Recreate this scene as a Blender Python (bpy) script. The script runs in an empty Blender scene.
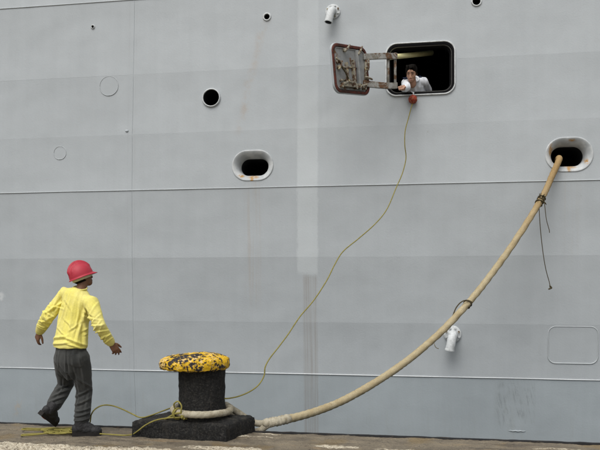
import bpy, bmesh, math, random
from mathutils import Vector, Matrix, noise
random.seed(7)
R = math.radians
S = bpy.context.scene
COL = S.collection

# ------------------------------------------------------------------ camera, sky, sun, exposure
EYE = 1.45; F = 700.0; CX = 300.0; HY = 283.0
TH = math.atan(0.162)
cam = bpy.data.cameras.new('camera'); camo = bpy.data.objects.new('camera', cam); COL.objects.link(camo)
camo.location = (0, 0, EYE); camo.rotation_euler = (R(90), 0, 0)
cam.sensor_width = 36; cam.lens = 36 * F / 600; cam.shift_y = (HY - 225) / 600
cam.clip_start = 0.05; cam.clip_end = 2000
S.camera = camo
SUN_EL, SUN_AZ = R(58), R(205)      # behind and above the photographer, thin overcast
w = bpy.data.worlds.new('World'); S.world = w; w.use_nodes = True
nt = w.node_tree; bg = nt.nodes['Background']
sky = nt.nodes.new('ShaderNodeTexSky'); sky.sky_type = 'NISHITA'; sky.sun_disc = False
sky.sun_elevation = SUN_EL; sky.sun_rotation = SUN_AZ; sky.air_density = 1.0; sky.dust_density = 4.0
hs = nt.nodes.new('ShaderNodeHueSaturation'); hs.inputs['Saturation'].default_value = 0.25
nt.links.new(sky.outputs[0], hs.inputs['Color']); nt.links.new(hs.outputs[0], bg.inputs['Color'])
bg.inputs['Strength'].default_value = 0.11
sl = bpy.data.lights.new('sun', 'SUN'); slo = bpy.data.objects.new('sun', sl); COL.objects.link(slo)
sl.energy = 1.3; sl.angle = R(50); sl.color = (1.0, 0.965, 0.91)
sd = Vector((math.sin(SUN_AZ) * math.cos(SUN_EL), math.cos(SUN_AZ) * math.cos(SUN_EL), math.sin(SUN_EL)))
slo.rotation_euler = (-sd).to_track_quat('-Z', 'Y').to_euler(); slo.location = (0, -5, 12)
S.view_settings.view_transform = 'Standard'; S.view_settings.look = 'None'
S.view_settings.gamma = 1; S.view_settings.use_curve_mapping = False
S.view_settings.exposure = 0.40
S.render.engine = 'CYCLES'

# ------------------------------------------------------------------ node helper
class X:
    """a socket with arithmetic"""
    def __init__(s, t, k): s.t = t; s.k = k
    def _m(s, op, *a, clamp=False):
        n = s.t.nodes.new('ShaderNodeMath'); n.operation = op; n.use_clamp = clamp
        for i, v in enumerate((s,) + a):
            if isinstance(v, X): s.t.links.new(v.k, n.inputs[i])
            else: n.inputs[i].default_value = v
        return X(s.t, n.outputs[0])
    def __add__(s, o): return s._m('ADD', o)
    def __sub__(s, o): return s._m('SUBTRACT', o)
    def __mul__(s, o): return s._m('MULTIPLY', o)
    def __rsub__(s, o): return (s * -1.0) + o
    __radd__ = __add__; __rmul__ = __mul__
    def abs(s): return s._m('ABSOLUTE')
    def sqrt(s): return s._m('SQRT')
    def clamp(s): return s._m('ADD', 0.0, clamp=True)
    def ss(s, a, b, lo=0.0, hi=1.0):
        n = s.t.nodes.new('ShaderNodeMapRange'); n.interpolation_type = 'SMOOTHSTEP'
        s.t.links.new(s.k, n.inputs[0])
        n.inputs[1].default_value = a; n.inputs[2].default_value = b
        n.inputs[3].default_value = lo; n.inputs[4].default_value = hi
        return X(s.t, n.outputs[0])
    def band(s, a, b, w): return s.ss(a - w, a + w) * s.ss(b - w, b + w, 1.0, 0.0)

class Mat:
    def __init__(s, name):
        s.m = bpy.data.materials.new(name); s.m.use_nodes = True; s.t = s.m.node_tree
        s.b = s.t.nodes['Principled BSDF']
        g = s.t.nodes.new('ShaderNodeNewGeometry'); s.P = g.outputs['Position']; s.N = g.outputs['Normal']
        sp = s.t.nodes.new('ShaderNodeSeparateXYZ'); s.t.links.new(s.P, sp.inputs[0])
        s.x, s.y, s.z = (X(s.t, sp.outputs[i]) for i in range(3))
    def vec(s, x, y, z):
        n = s.t.nodes.new('ShaderNodeCombineXYZ')
        for i, v in enumerate((x, y, z)):
            if isinstance(v, X): s.t.links.new(v.k, n.inputs[i])
            else: n.inputs[i].default_value = v
        return n.outputs[0]
    def noise(s, scale, detail=3, rough=0.55, vec=None, dist=0.0):
        n = s.t.nodes.new('ShaderNodeTexNoise'); n.inputs['Scale'].default_value = scale
        n.inputs['Detail'].default_value = detail; n.inputs['Roughness'].default_value = rough
        n.inputs['Distortion'].default_value = dist
        s.t.links.new(vec or s.P, n.inputs['Vector']); return X(s.t, n.outputs[0])
    def voro(s, scale, vec=None, feature='F1'):
        n = s.t.nodes.new('ShaderNodeTexVoronoi'); n.inputs['Scale'].default_value = scale; n.feature = feature
        s.t.links.new(vec or s.P, n.inputs['Vector']); return X(s.t, n.outputs[0])
    def wave(s, scale, vec, dist=0.0):
        n = s.t.nodes.new('ShaderNodeTexWave'); n.inputs['Scale'].default_value = scale
        n.inputs['Distortion'].default_value = dist
        s.t.links.new(vec, n.inputs['Vector']); return X(s.t, n.outputs['Fac'])
    def mix(s, f, a, b, mode='MIX'):
        n = s.t.nodes.new('ShaderNodeMix'); n.data_type = 'RGBA'; n.blend_type = mode
        if isinstance(f, X): s.t.links.new(f.k, n.inputs[0])
        else: n.inputs[0].default_value = f
        for i, v in ((6, a), (7, b)):
            if isinstance(v, X): s.t.links.new(v.k, n.inputs[i])
            else: n.inputs[i].default_value = (*v, 1)
        return X(s.t, n.outputs[2])
    def scale(s, c, f):
        n = s.t.nodes.new('ShaderNodeVectorMath'); n.operation = 'SCALE'
        if isinstance(c, X): s.t.links.new(c.k, n.inputs[0])
        else: n.inputs[0].default_value = c
        s.t.links.new(f.k, n.inputs['Scale']); return X(s.t, n.outputs[0])
    def color(s, c):
        if isinstance(c, X): s.t.links.new(c.k, s.b.inputs['Base Color'])
        else: s.b.inputs['Base Color'].default_value = (*c, 1)
        return s
    def rough(s, r, spec=0.3):
        if isinstance(r, X): s.t.links.new(r.k, s.b.inputs['Roughness'])
        else: s.b.inputs['Roughness'].default_value = r
        s.b.inputs['Specular IOR Level'].default_value = spec; return s
    def bump(s, h, dist, strength=1.0):
        n = s.t.nodes.new('ShaderNodeBump'); n.inputs['Distance'].default_value = dist
        n.inputs['Strength'].default_value = strength
        s.t.links.new(h.k, n.inputs['Height'])
        if s.b.inputs['Normal'].links: s.t.links.new(s.b.inputs['Normal'].links[0].from_socket, n.inputs['Normal'])
        s.t.links.new(n.outputs[0], s.b.inputs['Normal']); return s

def simple(name, col, rough=0.6, spec=0.3, var=0.15, scale=20, bump=0.0, bscale=80):
    m = Mat(name)
    m.color(m.scale(col, m.noise(scale, 4) * (2 * var) + (1 - var))).rough(rough, spec)
    if bump: m.bump(m.noise(bscale, 3), bump)
    return m.m

# ------------------------------------------------------------------ placing things in the place
UX, UY = math.cos(TH), -math.sin(TH)
U = Vector((UX, UY, 0)); NH = Vector((-math.sin(TH), -math.cos(TH), 0)); Z = Vector((0, 0, 1))
HULL0 = Vector((0, 10.0, 0))
D_QUAY = 6.735
ROWS = [-3.2, -1.6, 0.136, 0.89, 1.82, 2.82, 3.66, 4.56, 5.69, 7.0, 8.4]
TILT = [-7, -5, -3.5, -2.0, -0.5, 1.2, 2.4, 2.4, 4.2, 4.5]
OFF = [0.0]
for i in range(len(TILT)): OFF.append(OFF[-1] - math.tan(R(TILT[i])) * (ROWS[i + 1] - ROWS[i]))
SAG = 0.007
def _interp(z):
    if z <= ROWS[0]: return OFF[0]
    for i in range(len(TILT)):
        if z <= ROWS[i + 1]:
            k = (z - ROWS[i]) / (ROWS[i + 1] - ROWS[i])
            return OFF[i] + (OFF[i + 1] - OFF[i]) * k - SAG * 4 * k * (1 - k)      # plating dished a little between the frames
    return OFF[-1]
_o0 = _interp(2.0)
def off(z): return _interp(z) - _o0
def tilt(z):
    for i in range(len(TILT)):
        if z <= ROWS[i + 1]: return R(TILT[i])
    return R(TILT[-1])
def hp(s, z, o=0.0):
    """point on the hull: s metres along, z up, o proud of the plating"""
    t = tilt(z)
    return HULL0 + U * s + NH * (off(z) + o * math.cos(t)) + Z * (z + o * math.sin(t))
def ray(px, py): return Vector(((px - CX) / F, 1.0, (HY - py) / F))
def at(px, py, d):
    r = ray(px, py); return Vector((r.x * d, d, EYE + r.z * d))
def hsz(px, py):
    r = ray(px, py); z = 2.0
    for _ in range(12):
        q = HULL0 + NH * off(z)
        t = (q - Vector((0, 0, 0))).dot(NH) / (Vector((r.x, r.y, 0)).dot(NH))
        z = EYE + r.z * t
    p = Vector((r.x * t, t, 0)); return (p - HULL0).dot(U), z
def hpx(px, py, o=0.0):
    s, z = hsz(px, py); return hp(s, z, o)
def gnd(px, py, z=0.0):
    r = ray(px, py); t = (z - EYE) / r.z; return Vector((r.x * t, t, z))
def on_plane(px, py, A, B):
    """the point seen at px,py in the upright plane through A and B"""
    r = ray(px, py); d = (B - A); n = Vector((d.y, -d.x, 0))
    t = A.dot(n) / r.dot(n) if True else 0
    t = (A.x * n.x + A.y * n.y) / (r.x * n.x + r.y * n.y)
    return Vector((r.x * t, r.y * t, EYE + r.z * t))

# ------------------------------------------------------------------ mesh helpers
def frame(d, up=Z):
    d = d.normalized(); a = up.cross(d)
    if a.length < 1e-4: a = Vector((1, 0, 0)).cross(d)
    a.normalize(); return a, d.cross(a).normalized(), d
def spline(pts, n):
    """Catmull-Rom through the points, n samples a span"""
    P = [pts[0] * 2 - pts[1]] + list(pts) + [pts[-1] * 2 - pts[-2]]; out = []
    for i in range(1, len(P) - 2):
        p0, p1, p2, p3 = P[i - 1:i + 3]
        for k in range(n):
            t = k / n
            out.append(0.5 * ((2 * p1) + (p2 - p0) * t + (2 * p0 - 5 * p1 + 4 * p2 - p3) * t * t + (3 * p1 - p0 - 3 * p2 + p3) * t ** 3))
    out.append(P[-2].copy()); return out

class MB:
    def __init__(s): s.v = []; s.f = []
    def add(s, vs, fs):
        b = len(s.v); s.v += [Vector(v) for v in vs]; s.f += [tuple(i + b for i in f) for f in fs]; return s
    def rings(s, rs, caps=True, closed=False):
        n = len(rs[0]); vs = [p for r in rs for p in r]; fs = []
        m = len(rs)
        for i in range(m if closed else m - 1):
            j = (i + 1) % m
            for k in range(n): fs.append((i * n + k, i * n + (k + 1) % n, j * n + (k + 1) % n, j * n + k))
        if caps and not closed:
            fs.append(tuple(range(n - 1, -1, -1))); fs.append(tuple((m - 1) * n + k for k in range(n)))
        return s.add(vs, fs)
    def tube(s, pts, rad, n=10, round_ends=False, lobes=0, pitch=0.3, depth=0.1, closed=False):
        if not hasattr(rad, '__len__'): rad = [rad] * len(pts)
        pts = [Vector(p) for p in pts]; rad = list(rad)
        if round_ends:
            d0 = (pts[0] - pts[1]).normalized(); d1 = (pts[-1] - pts[-2]).normalized()
            a, ra, b, rb = pts[0], rad[0], pts[-1], rad[-1]; pp = []; rr = []
            for t in (0.97, 0.8, 0.5): pp.append(a + d0 * ra * t); rr.append(ra * math.sqrt(1 - t * t))
            pe = []; re = []
            for t in (0.5, 0.8, 0.97): pe.append(b + d1 * rb * t); re.append(rb * math.sqrt(1 - t * t))
            pts = pp + pts + pe; rad = rr + rad + re
        rs = []; A = None; L = 0
        for i, p in enumerate(pts):
            if closed: d = (pts[(i + 1) % len(pts)] - pts[i - 1])
            else: d = pts[min(i + 1, len(pts) - 1)] - pts[max(i - 1, 0)]
            if d.length < 1e-9: d = Vector((0, 0, 1))
            d.normalize()
            if A is None: A, B, _ = frame(d)
            else:
                A = (A - d * A.dot(d)).normalized(); B = d.cross(A)
                L += (p - pts[i - 1]).length
            ring = []
            for k in range(n):
                t = 2 * math.pi * k / n; r = rad[i]
                if lobes: r *= 1 - depth + depth * abs(math.cos(lobes * 0.5 * (t + 2 * math.pi * L / pitch)))
                ring.append(p + A * (math.cos(t) * r) + B * (math.sin(t) * r))
            rs.append(ring)
        return s.rings(rs, not closed, closed)
    def ell(s, c, ax, ay, az, n=20, m=12):
        rs = []
        for i in range(1, m):
            t = math.pi * i / m
            rs.append([c - az * math.cos(t) + (ax * math.cos(2 * math.pi * k / n) + ay * math.sin(2 * math.pi * k / n)) * math.sin(t) for k in range(n)])
        return s.rings(rs)
    def box(s, c, ax, ay, az):
        vs = [c + ax * i + ay * j + az * k for k in (-1, 1) for j in (-1, 1) for i in (-1, 1)]
        return s.add(vs, [(0, 2, 3, 1), (4, 5, 7, 6), (0, 1, 5, 4), (2, 6, 7, 3), (0, 4, 6, 2), (1, 3, 7, 5)])
    def mesh(s, name, org=Vector()):
        me = bpy.data.meshes.new(name)
        me.from_pydata([v - org for v in s.v], [], s.f); me.update()
        bm = bmesh.new(); bm.from_mesh(me); bmesh.ops.recalc_face_normals(bm, faces=bm.faces); bm.to_mesh(me); bm.free()
        return me
    def build(s, name, mat, parent=None, smooth=True, bevel=0.0, org=None, sharp=None):
        org = org if org is not None else (root_loc(parent) if parent else Vector())
        me = s.mesh(name, org); return finish(name, me, mat, parent, smooth, bevel, None if parent else org, sharp)
def root_loc(o):
    while o.parent: o = o.parent
    return Vector(o.location)
def finish(name, me, mat, parent=None, smooth=True, bevel=0.0, loc=None, sharp=None):
    o = bpy.data.objects.new(name, me); COL.objects.link(o); o.parent = parent
    if loc is not None: o.location = loc
    if mat: me.materials.append(mat)
    if bevel:
        bm = bmesh.new(); bm.from_mesh(me)
        es = [e for e in bm.edges if len(e.link_faces) == 2 and e.calc_face_angle(0) > 0.6]
        bmesh.ops.bevel(bm, geom=es, offset=bevel, segments=2, affect='EDGES', profile=0.6); bm.to_mesh(me); bm.free()
    for p in me.polygons: p.use_smooth = smooth
    if smooth and sharp:
        me.set_sharp_from_angle(angle=R(sharp))
    return o
def empty(name, loc, label, cat, group=None):
    o = bpy.data.objects.new(name, None); COL.objects.link(o); o.location = loc; o.empty_display_size = 0.2
    return tag(o, label, cat, group)
def tag(o, label, cat, group=None):
    o['label'] = label; o['category'] = cat
    if group: o['group'] = group
    return o
def evaluate(me, mods):
    o = bpy.data.objects.new('tmp', me); COL.objects.link(o)
    for kind, kw in mods:
        m = o.modifiers.new('m', kind)
        for k, v in kw.items(): setattr(m, k, v)
    dg = bpy.context.evaluated_depsgraph_get(); dg.update()
    out = bpy.data.meshes.new_from_object(o.evaluated_get(dg))
    bpy.data.objects.remove(o); return out
def fuse(mb, voxel, smooth=3, fac=0.5):
    return evaluate(mb.mesh('tmp'), [('REMESH', dict(mode='VOXEL', voxel_size=voxel)), ('SMOOTH', dict(iterations=smooth, factor=fac))])
def shift(me, org):
    me.transform(Matrix.Translation(-org)); return me
def displace(me, fn):
    vs = [(v.co.copy(), v.normal.copy()) for v in me.vertices]
    for v, (c, n) in zip(me.vertices, vs): v.co = c + n * fn(c, n)
    me.update(); return me
def nz(p, f): return noise.noise(p * f)
def fbm(p, f, o=4): return noise.fractal(p * f, 0.6, 2.0, o)

# ------------------------------------------------------------------ materials
def hull_paint(name, plate=True):
    m = Mat(name)
    s = m.x * UX + m.y * UY - HULL0.y * UY; z = m.z
    oi = m.t.nodes.new('ShaderNodeObjectInfo')
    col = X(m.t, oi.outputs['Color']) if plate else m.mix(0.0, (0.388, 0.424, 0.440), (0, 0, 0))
    f = m.noise(0.55, 4, 0.5) * 0.10 + 0.95
    f = f * (m.noise(1.0, 3, 0.6, m.vec(s * 7.0, z * 0.35, 0.0)) * 0.10 + 0.95)
    f = f * (m.noise(60, 3, 0.7) * 0.09 + 0.955)
    f = f * (m.noise(3.2, 5, 0.65) * 0.07 + 0.965)
    col = m.scale(col, f)
    if plate:
        wob = (m.noise(5.0, 4) - 0.5) * 0.05
        sw = s + wob; zw = z + (m.noise(4.0, 4) - 0.5) * 0.10
        s0, z0 = hsz(297.5, 100); s1, _ = hsz(318, 100); _, zl = hsz(308, 274)
        strip = (s + wob * 0.6 + (m.noise(28, 4, 0.7, m.vec(s, z * 0.35, 0.0)) - 0.5) * 0.07).band(s0, s1, 0.018) * zw.ss(zl - 0.04, zl + 0.05)
        col = m.mix(strip * (zw.ss(3.3, 3.8, 0.36, 0.20) + m.noise(2.0, 3) * 0.10), col, (0.56, 0.60, 0.61))
        a, _ = hsz(303, 300); b, _ = hsz(317.5, 300)
        lines = m.noise(1.0, 2, 0.7, m.vec(s * 55.0, z * 0.5, 0.0)).ss(0.38, 0.62)
        dstr = (s + wob * 0.3).band(a, b, 0.012) * zw.ss(zl - 0.06, zl + 0.02, 1.0, 0.0)
        col = m.mix(dstr * (lines * 0.42 + 0.12) * (m.noise(2.4, 4, 0.6) * 0.9 + 0.5), col, (0.27, 0.255, 0.235))
        # rust weep from the small scupper, drifting down
        sa, za = hsz(266, 22); sb, zb = hsz(237, 130)
        line = (s - ((z - za) * ((sb - sa) / (zb - za)) + sa) + (m.noise(1.3, 3) - 0.5) * 0.25).abs()
        col = m.mix(line.ss(0.0, 0.10, 1.0, 0.0) * z.band(zb, za, 0.15) * (m.noise(9, 4, 0.7).ss(0.35, 0.7) * 0.36), col, (0.36, 0.27, 0.19))
        sc, zc = hsz(253, 180); _, zd = hsz(252, 300)
        col = m.mix((s + wob - sc).abs().ss(0.02, 0.16, 1.0, 0.0) * z.band(zd, zc, 0.25) * (m.noise(1.0, 3, 0.6, m.vec(s * 25.0, z * 0.6, 0.0)).ss(0.4, 0.65) * 0.28), col, (0.34, 0.27, 0.20))
        sc, zc = hsz(570, 172); _, zd = hsz(570, 260)
        col = m.mix((s + wob - sc).abs().ss(0.02, 0.2, 1.0, 0.0) * z.band(zd, zc, 0.25) * (m.noise(1.0, 3, 0.6, m.vec(s * 25.0, z * 0.6, 0.0)).ss(0.45, 0.7) * 0.12), col, (0.34, 0.28, 0.21))
        # scuffed patch low on the right, rubbed by fenders
        e0, y0 = hsz(497, 424); e1, y1 = hsz(535, 383)
        scr = m.noise(1.0, 5, 0.75, m.vec(s * 30.0 + z * 6.0, z * 3.5 - s * 2.0, 0.0)).ss(0.48, 0.60)
        col = m.mix((sw + wob).band(e0, e1, 0.06) * (zw + wob).band(y0, y1, 0.10) * (scr * 0.42 + 0.09) * m.noise(5.0, 3).ss(0.3, 0.6), col, (0.20, 0.22, 0.22))
        # bare pale spot low on the left
        e0, y0 = hsz(13, 414); e1, y1 = hsz(23, 400)
        col = m.mix((sw - z * 0.3).band(e0 - y0 * 0.3, e1 - y1 * 0.3, 0.03) * zw.band(y0, y1, 0.05) * m.noise(14, 4).ss(0.45, 0.6) * 0.6, col, (0.42, 0.38, 0.32))
        e1, y1 = hsz(6, 297)
        col = m.mix(sw.band(e1 - 0.35, e1 - 0.03, 0.05) * (zw + s * 0.6).band(y1 + e1 * 0.6 - 0.1, y1 + e1 * 0.6 + 0.03, 0.03) * m.noise(8, 3).ss(0.4, 0.6) * 0.6, col, (0.62, 0.64, 0.64))
        # vertical butt welds: twin faint lines, grime lower down
        for px in (128.5, 133.0, 135.5):
            q, _ = hsz(px, 100)
            col = m.mix((s - q + wob * 0.15).abs().ss(0.004, 0.014, 1.0, 0.0) * (m.noise(2.5, 3).ss(0.3, 0.7) * 0.13), col, (0.30, 0.30, 0.30))
        gr = m.noise(1.0, 4, 0.7, m.vec(s * 9.0, z * 0.7, 3.0)).ss(0.52, 0.75) * z.ss(-0.9, 1.3, 1.0, 0.0)
        col = m.mix(gr * 0.20, col, (0.30, 0.31, 0.28))
        spk = m.noise(30, 2).ss(0.70, 0.76) * m.noise(1.7, 2).ss(0.5, 0.65)
        col = m.mix(spk * 0.35, col, (0.28, 0.27, 0.25))
    m.color(col).rough(m.noise(6, 3) * 0.2 + 0.42, 0.28)
    m.bump(m.noise(0.9, 2, 0.4), 0.05)
    m.bump(m.noise(2.2, 2, 0.5), 0.008)
    m.bump(m.noise(50, 3, 0.6), 0.0014)
    return m.m
M = {}
M['hull'] = hull_paint('hull_paint'); M['fit'] = hull_paint('fitting_paint', False)
def chipped(name, base, under, thr, soft, scale, rough=0.6, bump=0.004, rust=None, rthr=0.62):
    m = Mat(name); n = m.noise(scale, 5, 0.65)
    k = n.ss(thr - soft, thr + soft)
    c = m.mix(k, base, under)
    if rust: c = m.mix(m.noise(scale * 0.6, 4, 0.7, dist=0.5).ss(rthr - 0.05, rthr + 0.05), c, rust)
    c = m.scale(c, m.noise(scale * 3, 3) * 0.5 + 0.75)
    m.color(c).rough(rough, 0.3); m.bump(k * -1.0 + n * 0.5, bump); return m.m
M['white_paint'] = chipped('worn_white_paint', (0.66, 0.68, 0.68), (0.50, 0.51, 0.50), 0.55, 0.12, 9, 0.5, 0.001, (0.50, 0.29, 0.07), 0.68)
m = Mat('flare_paint'); s_c = m.x * UX + m.y * UY - HULL0.y * UY
c = m.mix(m.noise(8, 4).ss(0.4, 0.65), (0.40, 0.425, 0.435), (0.53, 0.55, 0.55)); wb = (m.noise(22, 4, 0.7) - 0.5) * 0.16
for px, py, ra, rb in ((241, 176, .05, .03), (253, 177, .09, .035), (252, 180, .03, .05), (551, 150, .035, .09), (571, 166.5, .08, .03), (569, 169.5, .03, .05), (587, 161, .03, .05), (572, 140, .05, .02)):
    q_ = hsz(px, py); e = ((s_c - q_[0]) * (1 / ra)); f_ = ((m.z - q_[1]) * (1 / rb))
    c = m.mix(((e * e + f_ * f_).sqrt() + wb * 5.0).ss(0.2, 1.3, 1.0, 0.0) * m.noise(35, 4).ss(0.3, 0.55), c, (0.38, 0.21, 0.055))
m.color(c).rough(0.5, 0.3); M['flare'] = m.m
M['ring_white'] = chipped('ring_paint', (0.58, 0.605, 0.61), (0.44, 0.46, 0.46), 0.56, 0.1, 14, 0.55, 0.001, (0.33, 0.25, 0.16), 0.70)
m = Mat('chipped_yellow_paint'); big = m.noise(6, 3, 0.5); n = m.noise(25, 6, 0.68); fine = m.noise(60, 4, 0.6)
k = (n * 0.62 + big * 0.34 + fine * 0.14).ss(0.548, 0.570)
c = m.mix(m.noise(30, 4).ss(0.35, 0.7), (0.72, 0.45, 0.016), (0.62, 0.36, 0.012))
c = m.mix((m.noise(26, 5, 0.7) * 0.7 + m.noise(4, 2) * 0.4).ss(0.555, 0.60) * 0.85, c, (0.68, 0.49, 0.22))
c = m.mix((m.noise(12, 4, 0.7)).ss(0.60, 0.66) * 0.6, c, (0.26, 0.11, 0.03))
c = m.mix(k, c, m.mix(fine.ss(0.4, 0.7), (0.012, 0.011, 0.016), (0.05, 0.04, 0.04)))
m.color(c).rough(0.62, 0.3); m.bump(k * -1.0, 0.006).bump(fine, 0.006); M['cap'] = m.m
m = Mat('tarred_iron'); n = m.noise(55, 5, 0.7)
c = m.mix(n.ss(0.45, 0.75), (0.011, 0.011, 0.011), (0.055, 0.053, 0.048)); c = m.mix(m.noise(120, 3).ss(0.68, 0.76) * 0.6, c, (0.13, 0.12, 0.10))
sn = m.t.nodes.new('ShaderNodeSeparateXYZ'); m.t.links.new(m.N, sn.inputs[0])
c = m.mix(X(m.t, sn.outputs[2]).ss(0.3, 0.95) * m.noise(9, 5, 0.65).ss(0.42, 0.70) * 0.5, c, (0.085, 0.077, 0.060))     # settled dust on level tops
c = m.mix(m.noise(1.0, 4, 0.6, m.vec(m.x * 22.0, m.y * 22.0, m.z * 2.0)).ss(0.52, 0.7) * 0.3, c, (0.05, 0.044, 0.036))
m.color(c).rough(0.78, 0.25); m.bump(n, 0.014).bump(m.noise(16, 3), 0.02); M['tar'] = m.m
m = Mat('hawser_fibre'); n = m.noise(7, 4, 0.6)
zf = (m.z + (m.noise(3, 3) - 0.5) * 0.8).ss(1.5, 3.3)
c = m.mix(n.ss(0.3, 0.75), (0.45, 0.385, 0.25), (0.37, 0.30, 0.175)); c = m.mix(zf * 0.75, c, (0.33, 0.20, 0.075))
c = m.mix(m.noise(22, 4).ss(0.60, 0.74) * 0.3, c, (0.16, 0.11, 0.05)); c = m.scale(c, m.noise(90, 2) * 0.5 + 0.75)
m.color(c).rough(0.9, 0.1); m.bump(m.noise(160, 3), 0.006); M['hawser'] = m.m
m = Mat('pale_rope_cover'); c = m.mix(m.noise(16, 5, 0.7).ss(0.35, 0.7), (0.50, 0.46, 0.36), (0.30, 0.26, 0.18)); c = m.mix(m.noise(45, 4, 0.7).ss(0.6, 0.72) * 0.6, c, (0.10, 0.085, 0.06))
m.color(m.scale(c, m.noise(150, 2) * 0.6 + 0.7)).rough(0.95, 0.08); m.bump(m.noise(170, 3), 0.008); M['eye'] = m.m
M['line'] = simple('yellow_line', (0.245, 0.215, 0.060), 0.85, 0.15, 0.35, 25, 0.002, 300)
M['linedark'] = simple('dark_twine', (0.075, 0.062, 0.035), 0.9, 0.1, 0.3, 30)
M['ball'] = chipped('monkey_fist_paint', (0.27, 0.034, 0.016), (0.42, 0.14, 0.07), 0.55, 0.06, 30, 0.6, 0.003, (0.07, 0.02, 0.015), 0.6)
M['black'] = simple('rubber_and_bore_black', (0.007, 0.007, 0.008), 0.85, 0.1)
M['dark'] = simple('dark_interior', (0.020, 0.021, 0.022), 0.9, 0.1)  # near-black colour deepens the shade inside compartment and bores
M['red'] = chipped('red_lead_edge', (0.135, 0.036, 0.024), (0.055, 0.024, 0.018), 0.5, 0.1, 20, 0.7, 0.001)
M['door'] = chipped('door_inner_paint', (0.27, 0.28, 0.28), (0.34, 0.35, 0.34), 0.55, 0.15, 10, 0.55, 0.001, (0.17, 0.085, 0.035), 0.64)
M['rusty'] = chipped('rusty_fitting', (0.27, 0.25, 0.20), (0.10, 0.055, 0.03), 0.52, 0.04, 26, 0.75, 0.002, (0.42, 0.37, 0.22), 0.6)
M['cream'] = simple('cream_pipe', (0.72, 0.68, 0.36), 0.5, 0.3, 0.15, 8)
def cloth(name, a, b, sc=9, bump=0.0015, dirt=None, r=0.9):
    m = Mat(name); c = m.mix(m.noise(sc, 4).ss(0.3, 0.75), a, b)
    if dirt: c = m.mix(m.noise(13, 5, 0.7).ss(0.58, 0.70) * 0.35, c, dirt)
    c = m.scale(c, m.noise(70, 4, 0.7) * 0.5 + 0.75); m.color(c).rough(r, 0.12); m.bump(m.noise(18, 3), 0.002).bump(m.noise(420, 2), bump)
    m.b.inputs['Sheen Weight'].default_value = 0.15; return m.m
M['yellow'] = cloth('yellow_cotton', (0.76, 0.68, 0.165), (0.72, 0.65, 0.22), 6, dirt=(0.46, 0.41, 0.19))
M['trousers'] = cloth('charcoal_denim', (0.034, 0.036, 0.035), (0.060, 0.062, 0.059), 4, dirt=(0.090, 0.087, 0.078))
M['boot'] = simple('worn_black_leather', (0.022, 0.022, 0.023), 0.65, 0.3, 0.5, 25, 0.003, 90)
M['sole'] = simple('rubber_sole', (0.018, 0.016, 0.015), 0.8, 0.2, 0.4, 25)
M['soleorange'] = simple('orange_sole_patch', (0.42, 0.10, 0.03), 0.8, 0.2)
M['helmet'] = simple('faded_red_plastic', (0.41, 0.032, 0.052), 0.5, 0.3, 0.16, 18, 0.0008, 120)
M['band'] = simple('helmet_band', (0.55, 0.54, 0.36), 0.7, 0.2)
M['skin'] = simple('brown_skin', (0.165, 0.080, 0.045), 0.55, 0.3, 0.12, 40, 0.0006, 250)
M['skin2'] = simple('light_skin', (0.44, 0.25, 0.17), 0.55, 0.3, 0.10, 40)
M['lip'] = simple('lip_skin', (0.38, 0.18, 0.14), 0.5, 0.3)
M['eyeball'] = simple('eye_dark', (0.03, 0.022, 0.018), 0.3, 0.5)
M['hair'] = simple('black_hair', (0.007, 0.006, 0.005), 0.8, 0.08, 0.4, 80, 0.003, 120)
M['white_shirt'] = cloth('white_cotton', (0.72, 0.74, 0.77), (0.62, 0.65, 0.69), 10)
M['navy'] = simple('navy_cloth', (0.02, 0.025, 0.05), 0.9, 0.1)
m = Mat('harbour_water'); m.color((0.02, 0.035, 0.035)).rough(0.08, 0.5); m.bump(m.noise(1.6, 4), 0.06); M['water'] = m.m
M['dark_strip'] = chipped('dark_edge_strip', (0.012, 0.012, 0.013), (0.035, 0.028, 0.022), 0.6, 0.05, 12, 0.8, 0.004, (0.07, 0.045, 0.028), 0.68)

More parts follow.
